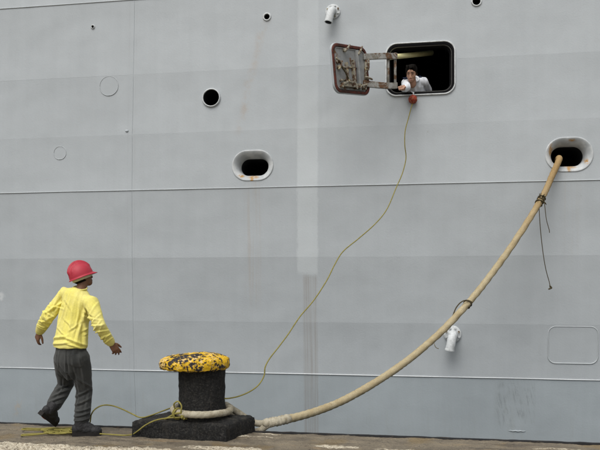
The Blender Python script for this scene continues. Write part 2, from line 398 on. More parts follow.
# quay concrete: brown wet grime, cream worn crust where it stands proud
CREAM = [(40, 449, 1.2, .16), (5, 446, .40, .12), (90, 451, .7, .15), (150, 452, .5, .10), (245, 437, .32, .035), (268, 434.5, .16, .02), (225, 449, .5, .09), (335, 447, .26, .06), (395, 450, .22, .03), (560, 450, .3, .02)]
def quay_mat():
    m = Mat('worn_wet_concrete'); s = m.x * UX + m.y * UY; d = m.x * -UY + m.y * UX
    n = m.noise(5, 6, 0.65); n2 = m.noise(28, 4, 0.6)
    c = m.mix(n.ss(0.3, 0.7), (0.150, 0.125, 0.090), (0.245, 0.208, 0.150))
    st = m.noise(1.0, 5, 0.65, m.vec(s * 1.6, d * 9.0, 0.0))
    c = m.mix(st.ss(0.50, 0.66) * 0.75, c, (0.085, 0.070, 0.055))
    c = m.mix(st.ss(0.28, 0.42, 1.0, 0.0) * 0.6, c, (0.29, 0.20, 0.105))
    c = m.mix(n2.ss(0.58, 0.70) * 0.7, c, (0.05, 0.042, 0.034)); c = m.mix(m.noise(70, 4, 0.7).ss(0.58, 0.68) * 0.7, c, (0.33, 0.28, 0.20)); c = m.scale(c, m.noise(140, 3, 0.7) * 0.8 + 0.6); c = m.mix(m.noise(2.2, 4, 0.6).ss(0.52, 0.66) * 0.55, c, (0.23, 0.165, 0.075))
    msk = None
    for px, py, rx, ry in CREAM:
        g = gnd(px, py); gs = g.x * UX + g.y * UY; gd = g.x * -UY + g.y * UX
        e = (((s - gs) * (1 / rx)) * ((s - gs) * (1 / rx)) + ((d - gd) * (1 / ry)) * ((d - gd) * (1 / ry))).ss(0.2, 1.5, 1.0, 0.0)
        msk = e if msk is None else msk._m('MAXIMUM', e)
    k = (msk * 0.40 + m.noise(9, 6, 0.75, m.vec(s * 0.8, d * 1.3, 0.0)) * 0.85 + (m.noise(60, 3) - 0.5) * 0.35).ss(0.66, 0.76)
    cr = m.mix(m.noise(55, 4, 0.7).ss(0.42, 0.62), (0.66, 0.60, 0.47), (0.32, 0.26, 0.18)); cr = m.mix(m.noise(24, 4, 0.7).ss(0.58, 0.66) * 0.8, cr, (0.14, 0.11, 0.08))
    c = m.mix(k, c, cr)
    m.color(c).rough(n.ss(0.3, 0.7, 0.45, 0.9), 0.3); m.bump(n2, 0.016).bump(m.noise(110, 4), 0.012)
    m.bump(k, 0.006); return m.m
M['quay'] = quay_mat()

# ------------------------------------------------------------------ the setting: water, quay
QD = Vector((-UY, UX, 0)) * 1.0        # across the quay, away from the camera
QD = Vector((math.sin(TH), math.cos(TH), 0))
EDGE_D = Vector((0, D_QUAY, 0)).dot(QD)
def qp(s, d, z=0.0): return U * s + QD * d + Z * z
def quay_h(s, d):
    p = Vector((s, d, 0))
    h = 0.010 * nz(p, 2.3) + 0.006 * nz(p, 9) + 0.004 * nz(p, 30)
    for px, py, rx, ry in CREAM:
        g = gnd(px, py); e = ((s - g.dot(U)) / rx) ** 2 + ((d - g.dot(QD)) / (ry * 1.3)) ** 2
        if e < 1.6: h += 0.011 * max(0, 1 - e / 1.6) * (0.6 + 0.9 * nz(p, 14) + 0.6 * nz(p, 34))
    return h
ss_ = [-400, -150, -50, -20, -8] + [-4.6 + 0.018 * i for i in range(490)] + [6, 12, 40, 150, 400]
dd_ = [-500, -150, -40, -10, 0, 3.5, 4.8] + [5.3 + 0.016 * i for i in range(int((EDGE_D - 5.3) / 0.016))] + [EDGE_D]
mb = MB(); n = len(ss_)
vs = []
for d in dd_:
    for s in ss_:
        fine = abs(s) < 5 and d > 5.2
        dd = d + (0.012 * nz(Vector((s * 3, 0, 5)), 2) + 0.006 * nz(Vector((s, 0, 2)), 17) if d == EDGE_D else 0)
        vs.append(qp(s, dd, quay_h(s, d) if fine else 0.0))
fs = [(j * n + i, j * n + i + 1, (j + 1) * n + i + 1, (j + 1) * n + i) for j in range(len(dd_) - 1) for i in range(n - 1)]
mb.add(vs, fs)
# seaward face of the quay
b = len(mb.v); last = (len(dd_) - 1) * n
mb.v += [v - Z * (4.0 + v.z) for v in vs[last:]]
mb.f += [(last + i, last + i + 1, b + i + 1, b + i) for i in range(n - 1)]
quay = mb.build('quay', M['quay'], smooth=True, sharp=50); quay['kind'] = 'structure'
# dark strip along the rim of the quay
mb = MB(); pts = []
for i in range(900):
    s = -14 + 28 * i / 899
    wv = 0.010 * nz(Vector((s, 1, 0)), 1.7) + 0.006 * nz(Vector((s, 4, 0)), 6)
    hz = -0.004 + 0.010 * max(0, nz(Vector((s, 9, 0)), 1.1)) + 0.005 * nz(Vector((s, 3, 3)), 9)
    e = EDGE_D + 0.03 + wv
    pts.append([qp(s, e - 0.055 - wv * 0.5, -0.03), qp(s, e - 0.05 - wv * 0.5, 0.010 + hz), qp(s, e, 0.012 + hz), qp(s, e + 0.012, -0.01), qp(s, e, -0.35), qp(s, e - 0.05, -0.35)])
mb.rings(pts); mb.build('edge_strip', M['dark_strip'], quay, smooth=False)
mb = MB(); mb.add([Vector((x, y, -2.2)) for x, y in ((-600, -600), (600, -600), (600, 900), (-600, 900))], [(0, 1, 2, 3)])
wt = mb.build('water', M['water']); wt['kind'] = 'structure'

# ------------------------------------------------------------------ the ship
ship = empty('ship', hp(0, -3.2), 'grey steel ship side with an open hatch, moored alongside the quay', 'ship')
JOINTS = [hsz(px, 225)[0] for px in (132, 297, 466, 640)]
pitch = JOINTS[1] - JOINTS[0]
cols = [-24, -16, -9] + [JOINTS[0] - pitch * 2, JOINTS[0] - pitch] + JOINTS + [JOINTS[-1] + pitch, 13, 20, 28]
def stadium(w, h, r, n=8):
    """outline of a rounded rectangle, half-width w, half-height h, corner r, in (s, z)"""
    out = []
    for cx_, cz_, a0 in ((w - r, h - r, 0), (-(w - r), h - r, 90), (-(w - r), -(h - r), 180), (w - r, -(h - r), 270)):
        for k in range(n + 1):
            a = R(a0 + 90 * k / n); out.append((cx_ + r * math.cos(a), cz_ + r * math.sin(a)))
    return out
def rect_px(x0, y0, x1, y1):
    a = hsz(x0, (y0 + y1) / 2); b = hsz(x1, (y0 + y1) / 2); xm = (x0 + x1) / 2
    c = hsz(xm, y0); d = hsz(xm, y1)
    return ((a[0] + b[0]) / 2, (c[1] + d[1]) / 2, abs(b[0] - a[0]) / 2, abs(c[1] - d[1]) / 2)
def loc(cs, cz):
    """a frame on the plating at (s, z): along, up-the-plate, outward"""
    t = tilt(cz); o = hp(cs, cz)
    up = (Z * math.cos(t) - NH * math.sin(t)); out = NH * math.cos(t) + Z * math.sin(t)
    return o, up, out
def outl(cs, cz, pts, o=0.0):
    c, up, out = loc(cs, cz); return [c + U * a + up * b_ + out * o for a, b_ in pts]
HATCH = rect_px(385.5, 42, 455.5, 95.5)
HAWSE = [rect_px(232, 150, 273.5, 181), rect_px(545, 137, 593.5, 172)]
RINGS = [(211.5, 98, 9.8, 8.3), (267, 17, 4.4, 2.7), (93, 27, 2.4, 1.2), (476.5, 1.5, 5.2, 3.6)]
cut = MB()
cs, cz, hw, hh = HATCH
cut.rings([outl(cs, cz, stadium(hw - .02, hh - .02, .15), .3), outl(cs, cz, stadium(hw - .02, hh - .02, .15), -.3)])
for cs, cz, hw, hh in HAWSE:
    cut.rings([outl(cs, cz, stadium(hw - .03, hh - .03, hh - .031), .3), outl(cs, cz, stadium(hw - .03, hh - .03, hh - .031), -.3)])
for px, py, r0, r1 in RINGS:
    s, z = hsz(px, py); q = r0 / F * 9.9 - 0.006
    cut.rings([outl(s, z, stadium(q, q, q * .999), .3), outl(s, z, stadium(q, q, q * .999), -.3)])
cutme = cut.mesh('cut'); cuto = bpy.data.objects.new('cutter', cutme); COL.objects.link(cuto)
HOLES = [HATCH] + HAWSE + [(*hsz(a, b_), .2, .2) for a, b_, c_, d_ in RINGS]
org = root_loc(ship)
ROWSHADE = [0.93, 0.96, 1.0, 0.975, 0.985, 1.01, 0.985, 1.0, 1.025, 1.01]  # strake shading steps painted into the plate colours, darker low down
for i in range(len(ROWS) - 1):
    z0, z1 = ROWS[i] + 0.0001, ROWS[i + 1] - 0.0001
    for j in range(len(cols) - 1):
        a, b_ = cols[j] + 0.0001, cols[j + 1] - 0.0001
        pr = 0.0003 * ((i + j) % 2) + 0.0003 * (i % 3)
        t = R(TILT[i]); out = NH * math.cos(t) + Z * math.sin(t)
        # plate corners on this facet
        def fp(s, z, o, i=i):
            k = (z - ROWS[i]) / (ROWS[i + 1] - ROWS[i]); of = OFF[i] + (OFF[i + 1] - OFF[i]) * k - SAG * 4 * k * (1 - k) - _o0
            return HULL0 + U * s + NH * of + Z * z + out * o
        g = MB(); g.rings([[fp(a, z, -0.018), fp(b_, z, -0.018), fp(b_, z, pr), fp(a, z, pr)] for z in [z0 + (z1 - z0) * k_ / 10 for k_ in range(11)]])
        me = g.mesh('hull_plate')
        if any(a - h[2] < h[0] < b_ + h[2] and z0 - h[3] < h[1] < z1 + h[3] for h in HOLES):
            me = evaluate(me, [('BOOLEAN', dict(operation='DIFFERENCE', object=cuto, solver='EXACT'))])
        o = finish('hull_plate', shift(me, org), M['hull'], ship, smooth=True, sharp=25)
        v = ROWSHADE[i] * random.uniform(0.985, 1.015)
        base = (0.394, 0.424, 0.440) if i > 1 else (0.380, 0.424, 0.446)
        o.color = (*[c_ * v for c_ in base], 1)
bpy.data.objects.remove(cuto)

# weld seams along the strakes
M['seam'] = simple('seam_paint', (0.42, 0.45, 0.46), 0.5, 0.3, 0.1, 4)
M['seam_white'] = simple('seam_pale', (0.54, 0.565, 0.575), 0.5, 0.3, 0.15, 3)  # lowest seam, paler than the other two
def seam(name, pts, r, mat, n=6):
    return MB().tube(pts, r, n).build(name, mat, ship)
for z, r, mt, dz in ((ROWS[2], 0.0085, 'seam_white', 0.0), (ROWS[5], 0.0075, 'seam', 0.0), (ROWS[8], 0.008, 'seam', 0.0)):
    seam('weld_seam', [hp(-24 + i * 0.25, z + 0.006 + 0.003 * nz(Vector((i * 0.25, z, 0)), 1.1), 0.004) for i in range(209)], [r * (1 + 0.35 * nz(Vector((i, z, 1)), 0.7)) for i in range(209)], M[mt])
for s_ in JOINTS[:1]:
    seam('butt_weld', [hp(s_, -1.5 + i * 0.1, 0.000) for i in range(85)], 0.0045, M['fit'])
# welded-over outlines
def outline(name, cs, cz, pts, r, mat, a=0, b_=None):
    P = outl(cs, cz, pts, 0.003); return MB().tube(P, r, 6, closed=True).build(name, mat, ship)
for px, py, r in ((109, 86, 10.3), (60, 153, 7.0)):
    s, z = hsz(px, py); q = r / F * 10.05
    outline('weld_ring', s, z, stadium(q, q, q * .999), 0.0042, M['seam'])
s, z, hw, hh = rect_px(548, 326.5, 598, 363.5)
outline('weld_frame', s, z, stadium(hw, hh, 0.10), 0.0085, M['seam'])
mb = MB(); s, z = hsz(517, 431)
mb.tube([hp(s - .11 + .022 * k, z + .004 * math.sin(k * 2), .003) for k in range(11)], [.004 + .006 * math.sin(math.pi * k / 10) for k in range(11)], 6, True); mb.build('weld_scar', M['fit'], ship)
s, z = hsz(127, 131)
mb = MB(); c, up, out = loc(s, z); mb.ell(c, U * .028, up * .02, out * .018, 10, 8); mb.build('weld_stub', M['fit'], ship)

# pipe mouths
for px, py, r0, r1 in RINGS:
    s, z = hsz(px, py); k = 9.9 / F; ro, ri = r0 * k, r1 * k; pr = 0.03 if r0 > 8 else 0.018
    def ring(r, o, s=s, z=z): return outl(s, z, stadium(r, r, r * .999), o)
    g = MB(); g.rings([ring(ro, -.02), ring(ro, pr - .01), ring(ro - .008, pr), ring(ri + .006, pr), ring(ri + .001, pr - .01), ring(ri + .001, -.12)], caps=False)
    o = g.build('pipe_mouth', M['ring_white'], ship, sharp=40)
    g = MB(); g.rings([ring(ri + .0005, pr - .012), ring(ri - .002, -.9)], caps=False)
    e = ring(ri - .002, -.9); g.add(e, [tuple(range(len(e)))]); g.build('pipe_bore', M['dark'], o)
# flared mooring pipes
for cs, cz, hw, hh in HAWSE:
    prof = [(-.004, -.015), (.0, .008), (.006, .014), (.018, .012), (.036, .000), (.056, -.018), (.076, -.045), (.090, -.08), (.098, -.13), (.100, -.17)]
    rs = [outl(cs, cz, stadium(hw - d, hh - d, hh - d - .001, 10), o_) for d, o_ in prof]
    # the bore sits a little above the middle, as seen from below
    g = MB(); g.rings(rs, caps=False); o = g.build('mooring_pipe', M['flare'], ship)
    e0 = outl(cs, cz, stadium(hw - .0995, hh - .0995, hh - .1005, 10), -.165); e1 = outl(cs, cz, stadium(hw - .085, hh - .085, hh - .086, 10), -1.2)
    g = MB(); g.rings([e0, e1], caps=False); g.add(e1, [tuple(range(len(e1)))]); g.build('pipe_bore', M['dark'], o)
# overboard discharge elbows with bolted flanges
for px, py, sc in ((333, 12, 1.0), (452.5, 334, 1.12)):
    s, z = hsz(px, py); c, up, out = loc(s, z)
    g = MB(); ring = lambda r, o: [c + U * (math.cos(a) * r * sc) + up * (math.sin(a) * r * sc) + out * o for a in [2 * math.pi * k / 24 for k in range(24)]]
    g.rings([ring(.105, -.01), ring(.105, .022), ring(.10, .026)]); fl = g.build('drain_pipe', M['ring_white'], ship, sharp=40)
    path = spline([c + out * .02, c + out * .075 - up * .01, c + out * .13 - up * .05 - U * .015, c + out * .15 - up * .13 - U * .03, c + out * .155 - up * .20 - U * .045], 4)
    g = MB(); rr = [.055 * sc] * len(path); g.tube(path, rr, 18)
    d = (path[-1] - path[-2]).normalized(); g.build('elbow', M['ring_white'], fl, sharp=40)
    g = MB(); e = path[-1]; A, B, _ = frame(d)
    g.rings([[e + d * t + (A * math.cos(k * .3142) + B * math.sin(k * .3142)) * r for k in range(20)] for r, t in ((.058 * sc, -.012), (.06 * sc, .0), (.058 * sc, .012), (.046 * sc, .012), (.044 * sc, -.02))], caps=True); g.build('pipe_lip', M['ring_white'], fl, sharp=40)
    g = MB(); g.rings([[e + d * t + (A * math.cos(k * .3142) + B * math.sin(k * .3142)) * .043 * sc for k in range(20)] for t in (.008, .0125)]); g.build('pipe_bore', M['black'], fl)  # black disc closes the mouth, painted shade of the bore
    for k in range(8):
        a = 2 * math.pi * (k + .5) / 8; bc = c + U * (math.cos(a) * .082 * sc) + up * (math.sin(a) * .082 * sc)
        g = MB(); g.tube([bc + out * .02, bc + out * .046], .013 * sc, 6); g.build('bolt', M['rusty'] if k % 3 == 0 else M['ring_white'], fl, smooth=False)

# ------------------------------------------------------------------ hatch: coaming, gasket, compartment
cs, cz, hw, hh = HATCH
rs = lambda d, o_: outl(cs, cz, stadium(hw - d, hh - d, .155 - d * .7, 10), o_)
g = MB(); g.rings([rs(-.002, -.02), rs(-.002, .014), rs(.003, .020), rs(.013, .020), rs(.017, .014), rs(.017, -.06)], caps=False)
coam = g.build('hatch_frame', M['ring_white'], ship, sharp=40)
g = MB(); g.rings([rs(.0165, .010), rs(.036, .012), rs(.046, .008), rs(.046, -.05), rs(.075, -.055), rs(.075, -.14)], caps=False); g.build('gasket', M['black'], coam, sharp=40)
g = MB(); g.rings([rs(.050, -.004), rs(.053, -.002), rs(.056, -.006), rs(.056, -.04)], caps=False); g.build('knife_edge', simple('knife_edge_steel', (0.10, 0.098, 0.09), .6), coam)
# the compartment behind it: deck, walls, deckhead
c0, upH, outH = loc(cs, cz); IN = -NH
FLOOR = 3.12
def room(s, d, z): p = hp(cs, z); return HULL0 + U * s + NH * (-0.36) + IN * d + Z * z
def slab(name, s0, s1, d0, d1, z0, z1, mat):
    g = MB(); c = [room(a, b_, z) for z in (z0, z1) for b_ in (d0, d1) for a in (s0, s1)]
    g.add(c, [(0, 2, 3, 1), (4, 5, 7, 6), (0, 1, 5, 4), (2, 6, 7, 3), (0, 4, 6, 2), (1, 3, 7, 5)]); return g.build(name, mat, ship, smooth=False)
rl, rr_ = cs - 1.6, cs + 1.5
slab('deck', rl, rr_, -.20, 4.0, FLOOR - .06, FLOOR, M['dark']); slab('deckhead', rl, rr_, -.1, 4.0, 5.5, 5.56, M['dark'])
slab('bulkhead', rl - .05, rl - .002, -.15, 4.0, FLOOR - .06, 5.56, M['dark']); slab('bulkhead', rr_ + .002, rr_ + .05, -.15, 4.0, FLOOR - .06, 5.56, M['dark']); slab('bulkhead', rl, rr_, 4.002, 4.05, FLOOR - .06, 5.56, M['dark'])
# cream pipe running inboard under the deckhead
a = at(388, 57.4, 9.80); b_ = at(432, 53.0, 10.25)
MB().tube([a, a.lerp(b_, .5), b_], .037, 16).build('cream_pipe', M['cream'], ship)

# ------------------------------------------------------------------ hatch door, swung wide open on hinge arms
DR = at(367.5, 72, 9.36); DL = at(331.5, 67.5, 8.86)
dc = (DR + DL) / 2; du = (DR - DL); dw = du.length / 2; du.normalize()
dv = (at(350, 44.5, 9.11) - at(350, 93.5, 9.11)); dh = dv.length / 2; dv = Z.copy(); dv = (dv - du * dv.dot(du)).normalized()
dn = du.cross(dv).normalized()
if dn.y > 0: dn = -dn
def dl(pts, o_): return [dc + du * a_ + dv * b__ + dn * o_ for a_, b__ in pts]
dst = lambda d: stadium(dw - d, dh - d, .12 - d * .8, 10)
g = MB(); g.rings([dl(dst(.005), -.016), dl(dst(0), -.011), dl(dst(0), .012), dl(dst(.004), .018), dl(dst(.02), .018), dl(dst(.022), .004)]); door = g.build('hatch_door', M['fit'], ship, sharp=35)
g = MB(); g.rings([dl(dst(.010), .0035), dl(dst(.010), .024), dl(dst(.018), .030), dl(dst(.042), .030), dl(dst(.046), .024), dl(dst(.046), .0045)], caps=False); g.build('red_rim', M['red'], door, sharp=35)
g = MB(); g.rings([dl(dst(.055), .005), dl(dst(.055), .020), dl(dst(.064), .020), dl(dst(.066), .010)]); g.build('inner_panel', M['door'], door, sharp=35)
def dpt(u_, v_, o_=0.0): return dc + du * u_ * dw + dv * v_ * dh + dn * o_
# stiffening web, rails
def dbox(name, u_, v_, a_, b__, h_, mat, bev=.004):
    g = MB(); g.box(dpt(u_, v_, .010 + h_ / 2), du * a_, dv * b__, dn * (h_ / 2)); return g.build(name, mat, door, smooth=False, bevel=bev)
dbox('web', .34, -.02, .010, dh * .80, .05, M['door']); dbox('web', .08, -.12, .012, dh * .50, .05, M['rusty']); dbox('red_bar', .17, -.08, .013, dh * .42, .03, M['red'])
dbox('web', -.28, -.15, .010, dh * .40, .045, M['rusty'])
dbox('bottom_rail', -.02, -.66, dw * .62, .026, .06, M['rusty'])
def dog(u_, v_, ang, L=.11, mat='rusty'):
    d = du * math.cos(ang) + dv * math.sin(ang); p = dpt(u_, v_, .012)
    g = MB(); g.tube([p, p + dn * .05], .022, 10); g.tube([p + dn * .045 - d * .03, p + dn * .055 + d * L * .4, p + dn * .05 + d * L], [.018, .014, .012], 8, True); g.tube([p + dn * .05, p + dn * .066], .013, 6); return g.build('clamp_dog', M[mat], door, sharp=40)
dog(-.30, .74, R(40), .09); dog(.42, .70, R(52), .10); dog(-.72, .22, R(150), .07); dog(-.72, .02, R(60), .08)
dog(-.55, -.62, R(20), .1); dog(-.10, -.58, R(170), .12); dog(.42, -.66, R(15), .1); dog(.80, -.30, R(-10), .08); dog(.86, .15, R(80), .10)
g = MB(); g.tube([dpt(-.66, .12, .05), dpt(-.48, -.20, .07), dpt(-.32, -.40, .055)], [.013, .010, .008], 8, True); g.build('handle', M['linedark'], door)
for (u_, v_, L_) in ((-.5, .05, .14), (-.15, .08, .16), (-.62, -.45, .10), (-.30, -.50, .10)):
    g = MB(); p = dpt(u_, v_, .02); g.tube([p, p + du * L_], .011, 8); g.build('link_rod', M['rusty'], door)
for k in range(14):
    u_, v_ = random.uniform(-.7, .7), random.choice((-.52, -.66, -.72)) + random.uniform(-.05, .05)
    g = MB(); p = dpt(u_, v_, .02); g.tube([p, p + dn * .05], random.uniform(.012, .022), 6); g.build('nut', M['rusty'], door, smooth=False)
# hinge arms, from the frame's side out to the door
M['arm'] = chipped('arm_paint', (0.33, 0.33, 0.31), (0.22, 0.21, 0.18), .5, .1, 12, .6, .001, (0.13, 0.07, 0.035), .53)
for y0, y1 in ((55.5, 57.0), (85.0, 83.5)):
    e = at(396.5, y0 + .8, 9.60); e2 = at(383, y0 + .6, 9.44); vv = at(363, y1, 9.28)
    pts = [e, e2, vv]
    g = MB(); rs_ = []
    for i, p in enumerate(spline(pts, 4)):
        d = (spline(pts, 4)[min(i + 1, 8)] - spline(pts, 4)[max(i - 1, 0)]).normalized(); sd_ = d.cross(Z).normalized()
        rs_.append([p + sd_ * a_ * .022 + Z * b__ * .040 for a_, b__ in ((-1, -1), (1, -1), (1, 1), (-1, 1))])
    g.rings(rs_); g.build('hinge_arm', M['arm'], door, smooth=False, bevel=.004)
for px, o_ in ((388.2, 9.52), (395.2, 9.60)):
    a = at(px, 53, o_); b_ = at(px, 88, o_); MB().tube([a, b_], .018, 10).build('hinge_pin', M['arm'], door)
a = at(366, 54, 9.30); b_ = at(365.5, 90, 9.30); MB().tube([a, b_], .020, 10).build('hinge_pin', M['rusty'], door)

# ------------------------------------------------------------------ bollard
Q_ = [gnd(226, 441.5), gnd(132.5, 437), Vector((-1.33, 7.05, 0)), gnd(254, 432)]      # front, left, back and right corners
bc = (Q_[0] + Q_[1] + Q_[2] + Q_[3]) / 4
PC = at(202, 380, 6.72); PC.z = 0
bol = empty('bollard', Vector((bc.x, bc.y, 0)), 'black tarred mooring bollard with chipped yellow cap on a square plinth', 'bollard')
g = MB(); NX, NY = 56, 36
def plinth(a_, b__):
    e = max(abs(a_), abs(b__)); s_ = (a_ + 1) / 2; t_ = (b__ + 1) / 2; x = Q_[0].lerp(Q_[1], s_).lerp(Q_[3].lerp(Q_[2], s_), t_)
    h = 0.158 + 0.045 * (1 - min(1, ((a_) ** 2 + (b__) ** 2)))
    edge = min(1, (1 - e) * 18); h -= 0.016 * (1 - edge) ** 2
    return Vector((x.x, x.y, h))
top = [[plinth(-1 + 2 * i / NX, -1 + 2 * j / NY) for i in range(NX + 1)] for j in range(NY + 1)]
vs = [p for r in top for p in r]; W_ = NX + 1
fs = [(j * W_ + i, j * W_ + i + 1, (j + 1) * W_ + i + 1, (j + 1) * W_ + i) for j in range(NY) for i in range(NX)]
per = [i for i in range(W_)] + [j * W_ + NX for j in range(1, NY + 1)] + [NY * W_ + i for i in range(NX - 1, -1, -1)] + [j * W_ for j in range(NY - 1, 0, -1)]
prev = per
for z in (0.10, 0.07, 0.04, 0.01, -0.05):
    b0 = len(vs); cur = []
    for i in per: p = vs[i]; vs.append(Vector((p.x, p.y, z)) + (p - Vector((bc.x, bc.y, p.z))) * 0.012); cur.append(b0 + len(cur))
    fs += [(prev[i], prev[(i + 1) % len(per)], cur[(i + 1) % len(per)], cur[i]) for i in range(len(per))]; prev = cur
fs.append(tuple(prev)); g.add(vs, fs)
me = g.mesh('plinth'); displace(me, lambda p, n: 0.007 * fbm(p, 9) + 0.004 * nz(p, 40)); finish('plinth', shift(me, root_loc(bol)), M['tar'], bol)
def lathe(prof, c, n=64):
    return [[c + Vector((math.cos(2 * math.pi * k / n) * r, math.sin(2 * math.pi * k / n) * r, z)) for k in range(n)] for r, z in prof]
g = MB(); g.rings(lathe([(.230, .10)] + [(.230 - .010 * math.sin(math.pi * t / 24), .12 + .56 * t / 24) for t in range(25)], PC))
me = g.mesh('post'); displace(me, lambda p, n: 0.008 * fbm(p, 7) + 0.003 * nz(p, 35)); finish('post', shift(me, root_loc(bol)), M['tar'], bol)
# the cap overhangs to one side and domes
CC = at(194.8, 362, 6.72); CC.z = 0.0
prof = [(.01, .640), (.16, .638), (.26, .634), (.300, .632), (.322, .640), (.331, .662), (.332, .700), (.326, .724), (.306, .742), (.27, .752), (.22, .760), (.16, .766), (.10, .769), (.05, .770), (.01, .770)]
pp = []
for i in range(len(prof) - 1):
    for k in range(4): t = k / 4; pp.append((prof[i][0] * (1 - t) + prof[i + 1][0] * t, prof[i][1] * (1 - t) + prof[i + 1][1] * t))
pp.append(prof[-1])
g = MB(); g.rings(lathe(pp, CC, 110))
for v in g.v:
    dx = (v.x - CC.x) / .33; v.z += 0.012 * (dx - .15) if dx < .15 and v.z > .68 else 0.0
    if v.z > .7: v.z += 0.010 * math.exp(-((dx - .2) / .40) ** 2)
me = g.mesh('cap'); displace(me, lambda p, n: 0.008 * fbm(p, 7) + 0.006 * nz(p, 24) + 0.005 * nz(p, 55)); finish('cap', shift(me, root_loc(bol)), M['cap'], bol)

# ------------------------------------------------------------------ hawser with its eye round the post
hz_img = [(552, 176), (544, 194), (530, 218), (510, 248.5), (490, 276), (470, 301), (445, 328), (420, 350.5), (400, 366), (380, 379.5), (360, 391.5), (340, 402), (320, 410), (300, 416.2), (283, 420)]
HA = at(268, 422.5, 6.86); HB = hpx(557.5, 165, .06)
pts = [hpx(564, 156, -.55), hpx(560, 157, -.10), hpx(558, 161.5, .045)] + [on_plane(x, y, HA, HB) for x, y in hz_img] + [HA]
sp = spline(pts, 10); LR = 0.043
haw = MB().tube(sp, [LR * (1 + .06 * nz(Vector((i * .13, 0, 0)), 1.0)) for i in range(len(sp))], 24, lobes=3, pitch=.22, depth=.17).build('hawser', M['hawser'], org=Vector((HA.x, HA.y, 0)))
tag(haw, 'thick tan mooring hawser sagging from the ship side to the bollard', 'rope')
# eye: out from the splice along the plinth, round the post and back
def around(a_, r, z): return PC + Vector((math.cos(R(a_)) * r, math.sin(R(a_)) * r, z))
zt = 0.234
eye = [HA + Vector((.03, .0, .0)), at(257, 423.3, 6.93), at(247, 418.5, 7.0), around(38, .280, zt + .01)] + [around(a_, .270, zt + z_) for a_, z_ in ((5, .0), (-20, -.005), (-45, 0), (-70, 0), (-95, .002), (-120, .004), (-150, .008), (180, .01), (150, .01), (120, .0), (85, .0))] + [at(238, 419, 7.03), at(250, 431, 6.97), at(260, 430.5, 6.885), at(267, 425.5, 6.86), HA + Vector((.08, .0, .0))]
g = MB(); e = spline(eye, 8); g.tube(e, .034, 18, True, lobes=3, pitch=.16, depth=.12); g.build('eye_loop', M['eye'], haw)
g = MB(); ee = spline([at(267, 423.0, 6.86), at(273, 422.0, 6.87), at(280, 420.7, 6.89), at(287, 418.9, 6.92)], 8); g.tube(ee, [.049 + .003 * math.sin(i * 1.7) for i in range(len(ee))], 18, True, lobes=3, pitch=.25, depth=.1); g.build('splice', M['eye'], haw)
# seizings and loose ends on the hawser
def hw_at(px):
    return min(sp[20:], key=lambda p: abs(CX + F * p.x / p.y - px))
def wrap(name, px, turns, L, r=.008, mat='linedark'):
    i = min(range(20, len(sp)), key=lambda k: abs(CX + F * sp[k].x / sp[k].y - px)); p = sp[i]; d = (sp[i + 1] - sp[i - 1]).normalized(); A, B, _ = frame(d); q = []
    for k in range(turns * 14): t = k / 14; a_ = 2 * math.pi * t; q.append(p + d * (L * (t / turns - .5) + .012 * math.sin(a_ * .7)) + (A * math.cos(a_) + B * math.sin(a_)) * (LR + .004))
    return p, MB().tube(q, r, 6, True)
p, g = wrap('seizing', 541, 5, .12)
for k in range(9):
    v = Vector((random.uniform(-1, 1), random.uniform(-1, 0), random.uniform(-1, 1))).normalized(); g.tube([p + v * .045, p + v * .075 + Z * .01, p + v * .10], .005, 5)
g.build('seizing', M['linedark'], haw)
q = p + NH * .055
def hang(pts_px, d, r=.0065): return spline([at(x, y, d) for x, y in pts_px], 6)
dq = q.y
g = MB(); g.tube([p + Vector((0, -.05, 0))] + hang([(539, 207), (540, 224), (541.5, 240), (543.5, 256), (546, 270), (549.5, 283), (550, 288)], dq), .005, 6, True); g.tube(hang([(550, 286), (551.5, 288), (549, 289)], dq), .010, 6, True); g.build('loose_end', M['linedark'], haw)
g = MB(); g.tube([p + Vector((0.02, -.05, 0.02))] + hang([(544, 197), (545, 208), (546.5, 220), (549, 229), (549.5, 232.5)], dq), .005, 6, True); g.build('loose_end', M['linedark'], haw)
p, g = wrap('seizing', 468, 2, .05); g.build('seizing', M['linedark'], haw)
dq = p.y - .05
g = MB(); g.tube(hang([(468, 301), (464.5, 300.5), (460, 303), (456, 308), (453.5, 314), (452.5, 317)], dq), .0075, 6, True); g.build('loose_end', M['linedark'], haw)
g = MB(); g.tube(hang([(434.5, 338), (434, 343), (436, 347.5), (438.5, 348.5)], dq - .1), .005, 6, True); g.build('frayed_yarn', M['eye'], haw)

# ------------------------------------------------------------------ heaving line with monkey's fist
BALL = hpx(412.8, 100.5, .055)
LA = around(60, .25, .40)
LA = at(224, 398.5, 6.72)
img = [(411.4, 107), (408.5, 118), (405.2, 131), (404.8, 145), (406, 158), (402.5, 173), (396.5, 187), (387, 209), (375, 224), (358, 239), (343, 251.5), (334.5, 265), (327, 280), (314, 300), (300, 316.5), (289, 333), (279, 346.5), (270, 358), (265.2, 367), (264.0, 376), (258, 385.5), (248, 392.5), (236, 397)]
P1 = [BALL - Z * .05] + [on_plane(x, y, LA, BALL) for x, y in img] + [LA]
P2 = [around(70, .265, .33), around(110, .29, .27), around(150, .36, .225), at(152, 415.0, 6.75), at(141, 417.5, 6.69), at(132, 413.8, 6.76), at(122, 409.0, 6.80), at(112, 405.6, 6.82), at(103, 405.3, 6.80), at(96, 408.5, 6.78), at(91.5, 414, 6.76), gnd(86, 427.5, .015)]
def flat(lst): return [gnd(x, min(y, 434.5) if k < 42 else y, .014 + (.05 * max(0, nz(Vector((k * .37, 2, 0)), 1.0)) if 50 < x < 98 else 0) + .003 * (k % 4)) for k, (x, y) in enumerate(lst)]
COIL = []
